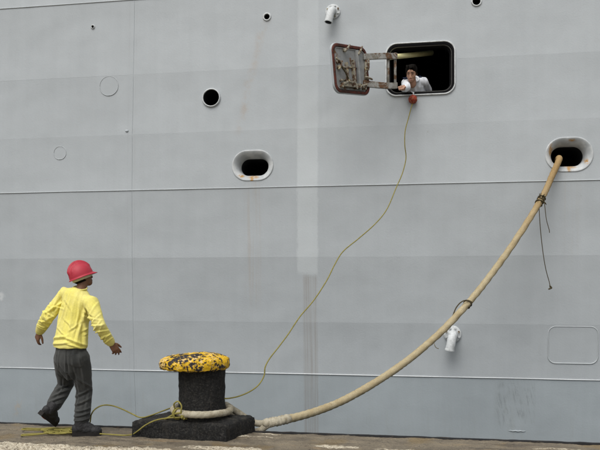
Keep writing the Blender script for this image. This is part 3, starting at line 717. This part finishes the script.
for k in range(7):
    cx_, cy_, rx_, ry_ = 70 + random.uniform(-14, 14), 430.6 + random.uniform(-1.2, 1.2), random.uniform(7, 18), random.uniform(1.4, 2.8)
    a0_ = random.uniform(0, 6)
    COIL += [(cx_ + rx_ * math.cos(a0_ + j_ * 1.15), cy_ + ry_ * math.sin(a0_ + j_ * 1.15)) for j_ in range(6)]
P3 = flat(COIL + [(78, 430), (66, 429.5), (60, 431), (66, 433), (78, 432), (88, 430.2), (80, 428.6), (66, 428.8), (52, 430), (46, 431.5), (56, 432.6), (72, 431.2), (84, 429.3), (76, 427.8), (60, 428.6), (44, 430), (32, 430), (22, 429.5), (26, 428.4), (40, 428.6), (54, 427.8), (68, 429.6), (74, 431.8), (62, 433.4), (48, 433.5), (34, 433.9), (23, 434.6), (22, 435.6), (30, 435.2), (44, 433.8), (58, 431.4), (72, 428.7), (84, 428.4), (92, 430.5), (90, 433), (100, 433.8), (112, 434.6), (124, 435.3)])
P4 = [at(132, 434.5, 6.60), at(138, 430.8, 6.55), at(146, 424.8, 6.53), at(156, 420.2, 6.52), at(168, 418.0, 6.52), at(178, 417.4, 6.50), at(184, 416.5, 6.49)]
lp = spline(P1 + P2 + P3 + P4, 7)
hl = MB().tube(lp, .0068, 7).build('heaving_line', M['line'], org=Vector((LA.x, LA.y, 0)))
tag(hl, 'thin yellow heaving line with red ball, tangled on the quay', 'rope')
g = MB(); g.ell(BALL, Vector((.062, 0, 0)), Vector((0, .058, 0)), Vector((0, 0, .062)), 24, 16); me = g.mesh('monkey_fist')
displace(me, lambda p, n: .004 * math.sin(p.x * 140) * math.cos(p.z * 120) + .003 * nz(p, 40)); finish('monkey_fist', shift(me, root_loc(hl)), M['ball'], hl)
g = MB(); b0 = BALL + Z * .055; s_, z_ = hsz(411, 93)
g.tube(spline([b0, b0 + Vector((.012, 0, .035)), hp(s_ + .02, HATCH[1] - HATCH[3] + .035, .045), hp(s_ - .01, HATCH[1] - HATCH[3] + .075, -.02), hp(s_ - .02, HATCH[1] - HATCH[3] + .07, -.10)], 6), .008, 7, True)
g.build('tail_loop', M['white_shirt'], hl)
# knot round the eye, with two tails
g = MB(); kc = around(-140, .270, zt)
kx = Vector((math.cos(R(-140)), math.sin(R(-140)), 0)); ky = Z
for o_, rr2 in ((0, .050), (.018, .048)):
    tq = Vector((-kx.y, kx.x, 0)); g.tube([kc + tq * o_ - Z * .004 + (kx * math.cos(2 * math.pi * k / 20) + ky * math.sin(2 * math.pi * k / 20)) * rr2 for k in range(20)], .008, 7, closed=True)
k0 = at(177, 405, 6.49)
g.tube(spline([at(175, 409, 6.53), at(174, 404, 6.51), at(178, 401.5, 6.49), at(181.5, 406, 6.46), at(181, 412, 6.46), at(183.5, 417, 6.48), at(186.5, 418.8, 6.49), at(186, 415.8, 6.49)], 6), .0075, 7, True)
g.tube(spline([at(181, 413, 6.47), at(176, 413.5, 6.50), at(170, 416.5, 6.54), at(165, 419.3, 6.58)], 6), .009, 7, True)
for k in range(7):
    v = Vector((random.uniform(-1, 1), random.uniform(-1, 1), random.uniform(-1, 1))).normalized() * .02; c = at(183, 417, 6.47)
    g.tube([c + v, c - v * .3 + Vector((.01, 0, 0)), c - v], .010, 6, True)
g.build('knot', M['line'], hl)

# ------------------------------------------------------------------ people
def hand(mb, w_, d, n, t, curl=(20, 25, 30, 35), spread=4, sc=1.0, thumb=40):
    """w_ wrist, d along the fingers, n the way the palm faces, t the thumb side"""
    d = d.normalized(); n = (n - d * n.dot(d)).normalized(); t = (t - d * t.dot(d) - n * t.dot(n)).normalized()
    sc *= 1.0
    L = [.072, .080, .075, .060]
    for i in range(4):
        x = (.029 - i * .0195) * sc; k = w_ + d * (.088 - .006 * abs(i - 1)) * sc + t * x
        mb.tube([w_ + t * x * .6, (w_ + t * x * .8 + d * .045 * sc), k], [.015 * sc, .0155 * sc, .0125 * sc], 10, True)
        p = k; a = R(spread * (1.2 - i * .9)); dd = d * math.cos(a) + t * math.sin(a); ang = 0; chain = [p]; 
        for j, fr in enumerate((.46, .30, .24)):
            ang += R(curl[i]) * (1.0, 1.1, .8)[j]
            p = p + (dd * math.cos(ang) + n * math.sin(ang)) * L[i] * fr * sc; chain.append(p)
        mb.tube(chain, [.0105 * sc, .0098 * sc, .0088 * sc, .0075 * sc], 10, True)
    a = R(thumb); b = w_ + d * .022 * sc + t * .026 * sc + n * .008 * sc; dd = d * math.cos(a) + t * math.sin(a)
    mb.tube([b - t * .012 * sc, b + dd * .038 * sc + n * .006 * sc, b + (dd + d * .25).normalized() * .066 * sc + n * .013 * sc, b + (dd + d * .4).normalized() * .09 * sc + n * .018 * sc], [.017 * sc, .013 * sc, .0115 * sc, .009 * sc], 10, True)
def head(mb, c, f, u, sc=1.0, neck=None):
    f = f.normalized(); u = (u - f * u.dot(f)).normalized(); r = f.cross(u)
    E = lambda x, y, z, a, b_, c_: mb.ell(c + (r * x + f * y + u * z) * sc, r * a * sc, f * b_ * sc, u * c_ * sc, 18, 12)
    E(0, -.012, .035, .074, .092, .082); E(0, .020, -.015, .064, .066, .085); E(0, .045, -.075, .040, .038, .036); E(0, .010, -.06, .055, .055, .045)
    for sx in (-1, 1):
        E(sx * .034, .050, -.022, .026, .022, .028); E(sx * .028, .070, .030, .030, .012, .012); E(sx * .076, -.005, -.005, .008, .018, .032); E(sx * .013, .094, -.036, .011, .012, .009)
    E(0, .072, .045, .045, .02, .03)
    mb.tube([c + (f * .078 + u * .020) * sc, c + (f * .098 - u * .012) * sc, c + (f * .102 - u * .030) * sc], [.009 * sc, .010 * sc, .012 * sc], 10, True)
    E(0, .080, -.058, .024, .012, .007); E(0, .078, -.070, .020, .012, .008)
    mb.tube([c + (-f * .015 - u * .05) * sc, neck if neck else c + (-f * .03 - u * .15) * sc], [.055 * sc, .056 * sc], 14, True)
    return f, u, r
def torso(mb, rings_, n=32):
    rs = []
    for c, r, f, a, b_ in rings_:
        rs.append([c + r * (math.copysign(abs(math.cos(t)) ** .85, math.cos(t)) * a) + f * (math.copysign(abs(math.sin(t)) ** .9, math.sin(t)) * b_) for t in [2 * math.pi * k / n for k in range(n)]])
    mb.rings(rs)
def yaw(deg): a = R(deg); return Vector((math.sin(a), math.cos(a), 0)), Vector((math.cos(a), -math.sin(a), 0))
def boot(mb, ankle, f, u, L=.27):
    f = f.normalized(); u = (u - f * u.dot(f)).normalized(); r = f.cross(u)
    E = lambda x, y, z, a, b_, c_: mb.ell(ankle + r * x + f * y + u * z, r * a, f * b_, u * c_, 18, 12)
    E(0, -.034, -.040, .044, .055, .058); E(0, .05, -.048, .050, .11, .046); E(0, .125, -.056, .054, .066, .042)
    mb.tube([ankle - u * .05 - f * .01, ankle + u * .06 - f * .01], [.054, .056], 16)
    mb.tube([ankle - u * .01 + f * .02, ankle + f * .09 - u * .035], [.050, .042], 14, True)
    return f, u, r

# ---- the dock worker
O = Vector(((78 - CX) / 105.0 + 0.0, 6.68, 0))
W = lambda px, py, y=0.0: Vector((((px - CX) / F) * (6.68 + y), 6.68 + y, EYE + (HY - py) / F * (6.68 + y)))
bf, br = yaw(36)
J = dict(pel=W(71.5, 352), ches=W(76, 313, .04), neck=W(80.0, 293, .07), head=W(82.5, 277.5, .12),
         lsh=W(64.5, 294.5, .15), rsh=W(92, 304, -.05), lel=W(47.5, 317, .06), lwr=W(39.5, 332, .20), rel=W(99.5, 326.5, -.17), rwr=W(111, 343.0, -.05),
         lhip=W(63.5, 358, .05), rhip=W(80, 358, -.05), lkn=W(66, 384, .28), lan=W(51.5, 409, .06), rkn=W(84.5, 390, .07), ran=W(81.5, 425, -.02))
hf = Vector((math.sin(R(47)) * math.cos(R(20)), math.cos(R(47)) * math.cos(R(20)), math.sin(R(20)))); hu = Vector((-.38, -.12, 1)).normalized()
tw, tr = yaw(30)
body = MB()
hf_, hu_, hr_ = head(body, J['head'], hf, hu, 0.90, J['neck'])
sdir = (J['rsh'] - J['lsh']).normalized(); sf = Z.cross(sdir).normalized()
torso(body, [(J['pel'] - Z * .06, br, bf, .13, .09), (J['pel'] + Z * .05, br, bf, .135, .10), (J['pel'].lerp(J['ches'], .5), br, bf, .12, .09), (J['ches'], sdir, sf, .145, .095), (J['neck'] - Z * .06, sdir, sf, .13, .07), (J['neck'] + Z * .0, sdir, sf, .055, .055)])
T = lambda m_, ks, rs: m_.tube([J[k] if isinstance(k, str) else k for k in ks], rs, 14, True)
T(body, ('lsh', 'lel', 'lwr'), [.045, .036, .025]); T(body, ('rsh', 'rel', 'rwr'), [.045, .036, .025]); T(body, ('lhip', 'lkn', 'lan'), [.07, .05, .04]); T(body, ('rhip', 'rkn', 'ran'), [.07, .05, .04])
hand(body, J['rwr'], W(119.5, 355, -.01) - J['rwr'], Vector((-.55, .75, -.1)), Vector((.6, .5, .6)), (14, 20, 26, 34), 7, .96, 38)
hand(body, J['lwr'], W(35, 345.5, .23) - J['lwr'], Vector((.6, .8, 0)), Vector((.8, -.35, .2)), (22, 22, 26, 30), 4, .92, 48)
for an, f_ in (('lan', W(57.5, 421, .20) - W(45, 411, .02)), ('ran', Vector((.97, .12, 0)))): body.tube([J[an], J[an] + f_.normalized() * .07 - Z * .03], [.03, .022], 10, True)
worker_org = Vector((J['ran'].x, J['ran'].y, 0))
me = fuse(body, .0048, 3)
worker = finish('person', shift(me, worker_org), M['skin'], None, True, 0, worker_org)
tag(worker, 'person in yellow long-sleeved shirt and red hard hat striding on the quay', 'person')
# shirt
g = MB(); pc = J['pel']; hem = W(70.5, 350)
fold = lambda a_, b_, t: a_.lerp(b_, t)
torso(g, [(W(70.5, 347.5), br, bf, .181, .128), (W(70.5, 343), br, bf, .186, .133), (W(71.5, 335, .01), br, bf, .176, .125), (W(73, 322, .03), br, bf, .168, .120), (J['ches'], sdir, sf, .172, .122), (W(78, 301, .05), sdir, sf, .168, .112), (W(77.5, 294.5, .06), sdir, sf, .160, .098), (W(77.8, 290.8, .065), sdir, sf, .124, .084), (W(79.8, 288.6, .07), sdir, sf, .070, .066), (W(80.1, 287.8, .072), sdir, sf, .060, .060)])
mid = lambda a_, b_, t: J[a_].lerp(J[b_], t)
g.tube([mid('rsh', 'lsh', .25), J['lsh'], mid('lsh', 'lel', .5), J['lel'], mid('lel', 'lwr', .5), mid('lel', 'lwr', .85), mid('lel', 'lwr', .93)], [.075, .074, .064, .060, .056, .048, .043], 20, True)
g.tube([mid('lsh', 'rsh', .25), J['rsh'], mid('rsh', 'rel', .5), J['rel'], mid('rel', 'rwr', .5), mid('rel', 'rwr', .85), mid('rel', 'rwr', .93)], [.075, .074, .064, .060, .054, .047, .043], 20, True)
me = fuse(g, .0055, 4)
def limb(p, a_, b_):
    d = b_ - a_; t = max(0, min(1, (p - a_).dot(d) / d.length_squared)); return (p - a_ - d * t).length, t
def ridge(x): return 1 - abs(x) * 2.2
def wx(px, py): v = W(px, py); return v.x, v.z
def folds(lst):
    return [(*wx(a_, b_), *wx(c_, d_), w_ * .78 / 105.0, h_ * .00150) for a_, b_, c_, d_, w_, h_ in lst]
def fold_h(p, n, lst):
    """long cloth folds on the side away from the ship: a soft crest with a hollow beside it"""
    wgt = max(0.0, min(1.0, (-n.y + .15) / .45)); h = 0.0
    if wgt == 0: return 0.0
    for x0, z0, x1, z1, w_, a_ in lst:
        dx, dz = x1 - x0, z1 - z0; L2 = dx * dx + dz * dz; L = math.sqrt(L2)
        t = ((p.x - x0) * dx + (p.z - z0) * dz) / L2
        if t < -.25 or t > 1.25: continue
        q = ((p.x - x0) * dz - (p.z - z0) * dx) / L / w_ + .35 * math.sin(t * 5 + x0 * 40)
        if abs(q) > 4: continue
        e = max(0.0, 1 - ((t - .5) / .75) ** 2)
        h += a_ * e * (math.exp(-q * q) - .75 * math.exp(-(q - 1.5) ** 2))
    return h * wgt
SH = folds([(73, 292, 65, 332, 1.6, 6), (69, 294, 61, 326, 1.5, 5), (78, 297, 72, 336, 1.8, 6), (83, 298, 80, 326, 1.5, 6), (88, 304, 82, 336, 1.8, 11), (85, 312, 88, 344, 1.4, 8), (62, 303, 57, 336, 1.6, 9),
            (54, 339, 70, 335, 1.6, 9), (68, 336, 88, 344, 1.6, 9), (56, 344, 74, 341, 1.3, 6), (72, 343, 87, 347, 1.2, 5), (66, 318, 76, 327, 1.4, 4), (60, 328, 68, 334, 1.3, 5), (74, 330, 83, 322, 1.3, 5), (66, 300, 74, 310, 1.6, 4),
            (86, 330, 98, 323, 1.3, 9), (88, 334, 99, 330, 1.2, 7), (87, 312, 96, 319, 1.4, 7), (90, 308, 98, 316, 1.3, 5), (96, 334, 104, 330, 1.2, 6), (101, 341, 109, 336, 1.1, 6), (99, 326, 106, 336, 1.2, 5),
            (45, 313, 58, 304, 1.4, 8), (44, 321, 55, 314, 1.3, 8), (41, 328, 50, 324, 1.2, 6), (54, 300, 48, 316, 1.4, 5), (62, 296, 53, 312, 1.5, 6), (39, 331, 46, 331, 1.0, 4)])
TR = folds([(84, 352, 86, 384, 1.6, 7), (78, 352, 79, 380, 1.5, 6), (62, 352, 60, 372, 1.5, 6), (71, 352, 72, 380, 1.3, -7), (66, 366, 78, 382, 1.5, 7), (57, 362, 70, 380, 1.6, 7), (80, 376, 90, 388, 1.5, 7),
            (76, 397, 91, 388, 1.5, 9), (76, 405, 91, 398, 1.4, 8), (76, 411, 91, 408, 1.2, 7), (75, 416, 92, 412, 1.1, 8), (75, 420, 91, 418, 1.0, 7), (88, 390, 87, 410, 1.3, 6), (80, 384, 79, 404, 1.4, 5),
            (55, 374, 72, 385, 1.6, 8), (52, 392, 66, 385, 1.4, 9), (49, 398, 62, 393, 1.2, 8), (47, 403, 60, 399, 1.1, 8), (46, 407, 58, 405, 1.0, 7), (60, 380, 55, 396, 1.3, 6)])
def across(a_, b_, lst, r=7.5):
    pa = (CX + F * J[a_].x / J[a_].y, HY - F * (J[a_].z - EYE) / J[a_].y); pb = (CX + F * J[b_].x / J[b_].y, HY - F * (J[b_].z - EYE) / J[b_].y); out = []
    dx, dy = pb[0] - pa[0], pb[1] - pa[1]; L = math.hypot(dx, dy); dx /= L; dy /= L
    for t, sk, w_, h_ in lst:
        cx, cy = pa[0] + (pb[0] - pa[0]) * t, pa[1] + (pb[1] - pa[1]) * t; ex, ey = -dy + dx * sk, dx + dy * sk
        out.append((cx - ex * r, cy - ey * r, cx + ex * r, cy + ey * r, w_, h_))
    return folds(out)
SH += across('rsh', 'rel', [(.40, .9, 1.4, 4), (.60, -.5, 1.3, 5), (.76, .5, 1.2, 6), (.92, -.2, 1.2, 7)]) + across('rel', 'rwr', [(.10, .4, 1.2, 7), (.26, -.5, 1.1, 6), (.42, .7, 1.2, 4), (.60, -.3, 1.0, 4), (.76, .2, .9, 4), (.88, 0, .8, 4)])
SH += across('lsh', 'lel', [(.40, -.9, 1.4, 4), (.58, .5, 1.3, 5), (.78, -.5, 1.2, 6), (.92, .2, 1.2, 7)]) + across('lel', 'lwr', [(.12, -.5, 1.2, 7), (.32, .5, 1.1, 6), (.52, -.5, 1.1, 5), (.72, .2, .9, 4), (.88, 0, .8, 4)])
def shirt_fold(p, n):
    return fold_h(p, n, SH) + .006 * nz(p, 6) + .0025 * nz(p, 15)
displace(me, shirt_fold)
for v in me.vertices:
    if v.co.z < W(70, 347).z + .02 and limb(v.co, J['rel'], J['rwr'])[0] > .08 and limb(v.co, J['lel'], J['lwr'])[0] > .08: v.co.z += .008 * noise.noise(v.co * 11)
finish('shirt', shift(me, worker_org), M['yellow'], worker)
g = MB(); cn = W(80.0, 288.0, .072); g.tube([cn + sdir * math.cos(t) * .067 + sf * math.sin(t) * .065 + Z * (.012 * math.sin(t)) for t in [2 * math.pi * k / 28 for k in range(28)]], .0075, 8, closed=True); g.build('collar', M['yellow'], worker)
# trousers
g = MB()
torso(g, [(W(72, 379, .0), br, bf, .05, .05), (W(72, 371, .0), br, bf, .115, .095), (W(71.5, 362, .0), br, bf, .160, .122), (W(71, 354), br, bf, .168, .122), (W(71, 346, .0), br, bf, .160, .112), (W(71, 341, .0), br, bf, .150, .105)])
g.tube([J['lhip'], mid('lhip', 'lkn', .5), J['lkn'], mid('lkn', 'lan', .3), mid('lkn', 'lan', .65), mid('lkn', 'lan', .82)], [.092, .088, .080, .078, .075, .071], 22, True)
g.tube([J['rhip'], mid('rhip', 'rkn', .5), J['rkn'], mid('rkn', 'ran', .3), mid('rkn', 'ran', .65), mid('rkn', 'ran', .83)], [.092, .088, .078, .076, .075, .074], 22, True)
me = fuse(g, .0062, 4)
def tr_fold(p, n):
    return fold_h(p, n, TR) + .005 * nz(p, 7) + .0025 * nz(p, 17)
displace(me, tr_fold); tro = finish('trousers', shift(me, worker_org), M['trousers'], worker)
# seat pockets, laid on the cloth
from mathutils.bvhtree import BVHTree
bvh = BVHTree.FromPolygons([v.co + worker_org for v in me.vertices], [p_.vertices for p_ in me.polygons])
for px, py in ((63.5, 363), (78.5, 364)):
    c = W(px, py, -.3); g = MB(); vs = []; N_ = 9
    dirv = (bf * .8 + Vector((0, .4, 0))).normalized(); rt = dirv.cross(Z).normalized() * -1
    for lift in (.007, -.004):
        for jj in range(N_):
            for ii in range(N_):
                a_ = (ii / (N_ - 1) - .5) * .105; b_ = (.5 - jj / (N_ - 1)) * .125
                if jj > 6: b_ += (abs(a_) / .0525) * .022 * (jj - 6) / 2
                hit, nn, _i, _d = bvh.ray_cast(c + rt * a_ + Z * b_, dirv)
                vs.append((hit if hit else c + dirv * .25) - dirv * lift)
    top_ = lambda ii, jj: jj * N_ + ii
    fs = [(top_(i_, j_), top_(i_ + 1, j_), top_(i_ + 1, j_ + 1), top_(i_, j_ + 1)) for j_ in range(N_ - 1) for i_ in range(N_ - 1)]
    k_ = N_ * N_; per_ = [top_(i_, 0) for i_ in range(N_)] + [top_(N_ - 1, j_) for j_ in range(1, N_)] + [top_(i_, N_ - 1) for i_ in range(N_ - 2, -1, -1)] + [top_(0, j_) for j_ in range(N_ - 2, 0, -1)]
    fs += [(per_[i_], per_[(i_ + 1) % len(per_)], per_[(i_ + 1) % len(per_)] + k_, per_[i_] + k_) for i_ in range(len(per_))]
    g.add(vs, fs); g.build('pocket', M['trousers'], tro, sharp=50)
# boots
lf = W(58, 422, .21) - W(46.5, 413, .04); lf.normalize()
for an, f_, u_ in (('lan', lf, Vector((.35, .1, .6))), ('ran', Vector((.97, .14, -.03)), Z)):
    g = MB(); a0 = J[an] + (Vector() if an == 'lan' else Vector((0, 0, .005))); f2, u2, r2 = boot(g, a0, f_, u_)
    me = fuse(g, .005, 3); displace(me, lambda p, n: .003 * nz(p, 22) + .0025 * nz(p, 60))
    bo = finish('boot', shift(me, worker_org), M['boot'], worker)
    g = MB(); rs2 = []
    outl2 = [(-.085, .0), (-.078, .030), (-.03, .036), (.03, .038), (.09, .048), (.14, .050), (.178, .036), (.192, 0), (.178, -.036), (.14, -.048), (.09, -.044), (.03, -.036), (-.03, -.036), (-.078, -.030)]
    for h in (-.108, -.102, -.080, -.066): rs2.append([a0 + f2 * y_ * (.98 if h == -.108 else 1) + r2 * x_ + u2 * h for y_, x_ in outl2])
    g.rings(rs2); g.build('sole', M['sole'], bo, sharp=40)
    if an == 'lan':
        g = MB(); c = a0 - u2 * .1085 + f2 * .0; g.ell(c, f2 * .034, r2 * .018, u2 * .004, 12, 8); g.build('sole_patch', M['soleorange'], bo)
# hard hat
hc = J['head'] + hu_ * .019 - hf_ * .004
g = MB(); NA = 72; rs2 = []
def hat(th, ph):
    """th round from the front, ph up from the rim"""
    a_, b_, c_ = .106, .119, .132
    x = math.sin(th) * a_ * math.cos(ph); y = math.cos(th) * b_ * math.cos(ph); z = c_ * math.sin(ph)
    rg = 0
    if z > .035:
        for x0, w0, h0 in ((0, .013, .024), (.042, .007, .009), (-.042, .007, .009)): rg += h0 * math.exp(-((x - x0) / w0) ** 4)
        rg *= min(1, (z - .035) / .03) * (1 if abs(y) < .12 else .4)
    k = 1 + rg / .13
    return hc + hr_ * x * k + hf_ * y * k + hu_ * z * k
for i in range(1, 25): rs2.append([hat(2 * math.pi * k / NA, math.pi / 2 * (1 - i / 24)) for k in range(NA)])
def brim(th, e, dz):
    fr = max(0, math.cos(th)); ex = .010 + .028 * fr ** 1.6
    p = hat(th, 0); d = (hr_ * math.sin(th) + hf_ * math.cos(th)); return p + d * ex * e - hu_ * (dz + (.012 * fr) * e)
rs2.append([brim(2 * math.pi * k / NA, .45, .006) for k in range(NA)]); rs2.append([brim(2 * math.pi * k / NA, 1.0, .010) for k in range(NA)]); rs2.append([brim(2 * math.pi * k / NA, 1.03, .014) for k in range(NA)]); rs2.append([brim(2 * math.pi * k / NA, .9, .016) for k in range(NA)])
rs2.append([brim(2 * math.pi * k / NA, .1, .012) for k in range(NA)])
for i in range(23, 0, -3): rs2.append([hc + (hat(2 * math.pi * k / NA, math.pi / 2 * (1 - i / 24)) - hc) * .965 for k in range(NA)])
g.rings(rs2); hat_o = g.build('hard_hat', M['helmet'], worker)
g = MB(); rs2 = [[hc + (hr_ * math.sin(t) * .088 * q + hf_ * math.cos(t) * .104 * q) - hu_ * z_ for t in [2 * math.pi * k / 40 for k in range(40)]] for z_, q in ((-.01, 1.0), (.036, .96), (.038, .92), (-.01, .94))]
g.rings(rs2, caps=False, closed=True); g.build('head_band', M['band'], hat_o, sharp=40)
# short hair on the nape
g = MB(); g.ell(J['head'] + hu_ * .010 - hf_ * .022, hr_ * .073, hf_ * .080, hu_ * .070, 24, 14); me = g.mesh('hair'); displace(me, lambda p, n: .003 * nz(p, 60)); finish('hair', shift(me, worker_org), M['hair'], worker)

# ---- the sailor leaning out of the hatch
A_ = at
K = dict(head=A_(411.5, 74.0, 9.66), neck=A_(413.5, 81.0, 9.83), rsh=A_(405.5, 84.0, 9.78), lsh=A_(424.0, 82.0, 9.95), rel=A_(406.5, 87.8, 9.56), rwr=A_(402.0, 88.6, 9.33), lel=A_(429, 92, 10.1), lwr=A_(420, 98.5, 10.02), pel=A_(417, 118, 10.32))
K['pel'].z = 3.92
ff = Vector((-.30, -.80, -.40)).normalized(); uu = Vector((-.05, -.22, 1)).normalized()
sb = MB(); f3, u3, r3 = head(sb, K['head'], ff, uu, 0.95)
sx = (K['rsh'] - K['lsh']).normalized(); spn = (K['neck'] - K['pel']).normalized(); sfw = sx.cross(spn).normalized()
lean = lambda t: K['pel'].lerp(K['neck'], t)
torso(sb, [(lean(-.1), sx, sfw, .13, .09), (lean(.3), sx, sfw, .125, .09), (lean(.7), sx, sfw, .14, .095), (lean(.93), sx, sfw, .11, .07), (lean(1.05), sx, sfw, .055, .055)])
for a_, b_, c_ in (('rsh', 'rel', 'rwr'), ('lsh', 'lel', 'lwr')): sb.tube([K[a_], K[b_], K[c_]], [.048, .038, .027], 12, True)
legs = []
for sg in (-1, 1):
    h_ = K['pel'] + sx * .09 * sg - Z * .03; an = Vector((h_.x, h_.y, FLOOR + .09)) + IN * (.10 if sg > 0 else -.05); kn = (h_ + an) / 2 + NH * .06; legs.append((h_, kn, an)); sb.tube([h_, kn, an], [.075, .055, .04], 12, True); sb.tube([an, an + NH * .12 - Z * .045], [.04, .035], 10, True)
hand(sb, K['rwr'], Vector((-.2, -.9, .02)), Vector((.15, -.2, -.95)), Vector((.85, -.2, .25)), (72, 82, 84, 86), 1, 1.16, 15)
hand(sb, K['lwr'], NH + Vector((-.5, 0, 0)), -Z, Vector((-1, 0, 0)), (20, 20, 20, 20), 3, 1.0)
sorg = Vector((K['pel'].x, K['pel'].y, FLOOR))
sailor = finish('person', shift(fuse(sb, .0045, 3), sorg), M['skin2'], None, True, 0, sorg)
tag(sailor, 'person in white shirt with dark hair reaching out of the open hatch', 'person')
g = MB(); torso(g, [(lean(-.05), sx, sfw, .165, .125), (lean(.3), sx, sfw, .160, .12), (lean(.7), sx, sfw, .175, .125), (lean(.90), sx, sfw, .160, .10), (lean(1.0), sx, sfw, .10, .080), (lean(1.06), sx, sfw, .066, .066)])
kl = lambda a_, b_, t: K[a_].lerp(K[b_], t)
g.tube([kl('lsh', 'rsh', .25), K['rsh'], kl('rsh', 'rel', .5), K['rel'], kl('rel', 'rwr', .5), kl('rel', 'rwr', .66)], [.07, .07, .06, .054, .047, .042], 18, True)
g.tube([kl('rsh', 'lsh', .25), K['lsh'], kl('lsh', 'lel', .5), K['lel'], kl('lel', 'lwr', .5), kl('lel', 'lwr', .9)], [.07, .07, .06, .055, .05, .044], 18, True)
me = fuse(g, .007, 3); displace(me, lambda p, n: .009 * ridge(noise.noise(Vector((p.x * 15 + p.z * 6, p.y * 5, p.z * 4)))) + .0015 * nz(p, 22) - .004); finish('shirt', shift(me, sorg), M['white_shirt'], sailor)
g = MB(); cn = lean(1.07); cp = [cn + sx * math.cos(t) * .078 + sfw * math.sin(t) * .072 + spn * (.012 * math.cos(2 * t)) for t in [2 * math.pi * k / 24 for k in range(24)]]
g.tube(cp, .016, 8, closed=True); g.build('collar', M['white_shirt'], sailor)
for sg in (1, -1):
    g = MB(); a0 = K['neck'] + sx * .12 * sg + spn * .02 + sfw * .02; g.box(a0 + spn * .03, sx * .045, sfw * .018, spn * .006); g.build('shoulder_board', M['navy'], sailor, smooth=False, bevel=.003)
g = MB()
torso(g, [(K['pel'] - Z * .10, sx, sfw, .12, .09), (K['pel'], sx, sfw, .16, .12), (lean(.12), sx, sfw, .15, .11)])
for h_, kn, an in legs: g.tube([h_, kn, an], [.095, .078, .07], 16, True)
finish('trousers', shift(fuse(g, .009, 3), sorg), M['navy'], sailor)
for h_, kn, an in legs:
    g = MB(); boot(g, an + Z * .01, NH, Z); finish('shoe', shift(fuse(g, .008, 2), sorg), M['boot'], sailor)
hd = K['head']
g = MB(); g.ell(hd + u3 * .056 - f3 * .022, r3 * .081, f3 * .094, u3 * .072, 28, 16)
for k in range(26):
    a_ = random.uniform(-1.2, 1.2); p = hd + u3 * (.098 + .016 * random.random()) + f3 * (.055 * math.cos(a_)) + r3 * (.06 * math.sin(a_)); g.tube([p - f3 * .02, p + f3 * .015 + u3 * .008, p + f3 * .034 - u3 * random.uniform(.005, .02)], [.014, .012, .005], 6, True)
for sg in (-1, 1): g.ell(hd + r3 * sg * .073 + f3 * .005 + u3 * .02, r3 * .008, f3 * .02, u3 * .045, 10, 8)
me = g.mesh('hair'); displace(me, lambda p, n: .005 * nz(p, 45)); finish('hair', shift(me, sorg), M['hair'], sailor)
for sg in (-1, 1):
    g = MB(); g.ell(hd + r3 * sg * .030 + f3 * .0815 + u3 * .012, r3 * .011, f3 * .006, u3 * .0045, 12, 8); g.build('eye', M['eyeball'], sailor)
    g = MB(); g.tube([hd + r3 * sg * .012 + f3 * .092 + u3 * .032, hd + r3 * sg * .030 + f3 * .092 + u3 * .037, hd + r3 * sg * .050 + f3 * .080 + u3 * .030], [.003, .004, .0025], 8, True); g.build('eyebrow', M['hair'], sailor)
g = MB(); g.tube([hd + r3 * -.024 + f3 * .086 - u3 * .063, hd + f3 * .094 - u3 * .061, hd + r3 * .024 + f3 * .086 - u3 * .063], [.004, .008, .004], 8, True); g.build('mouth', M['lip'], sailor)
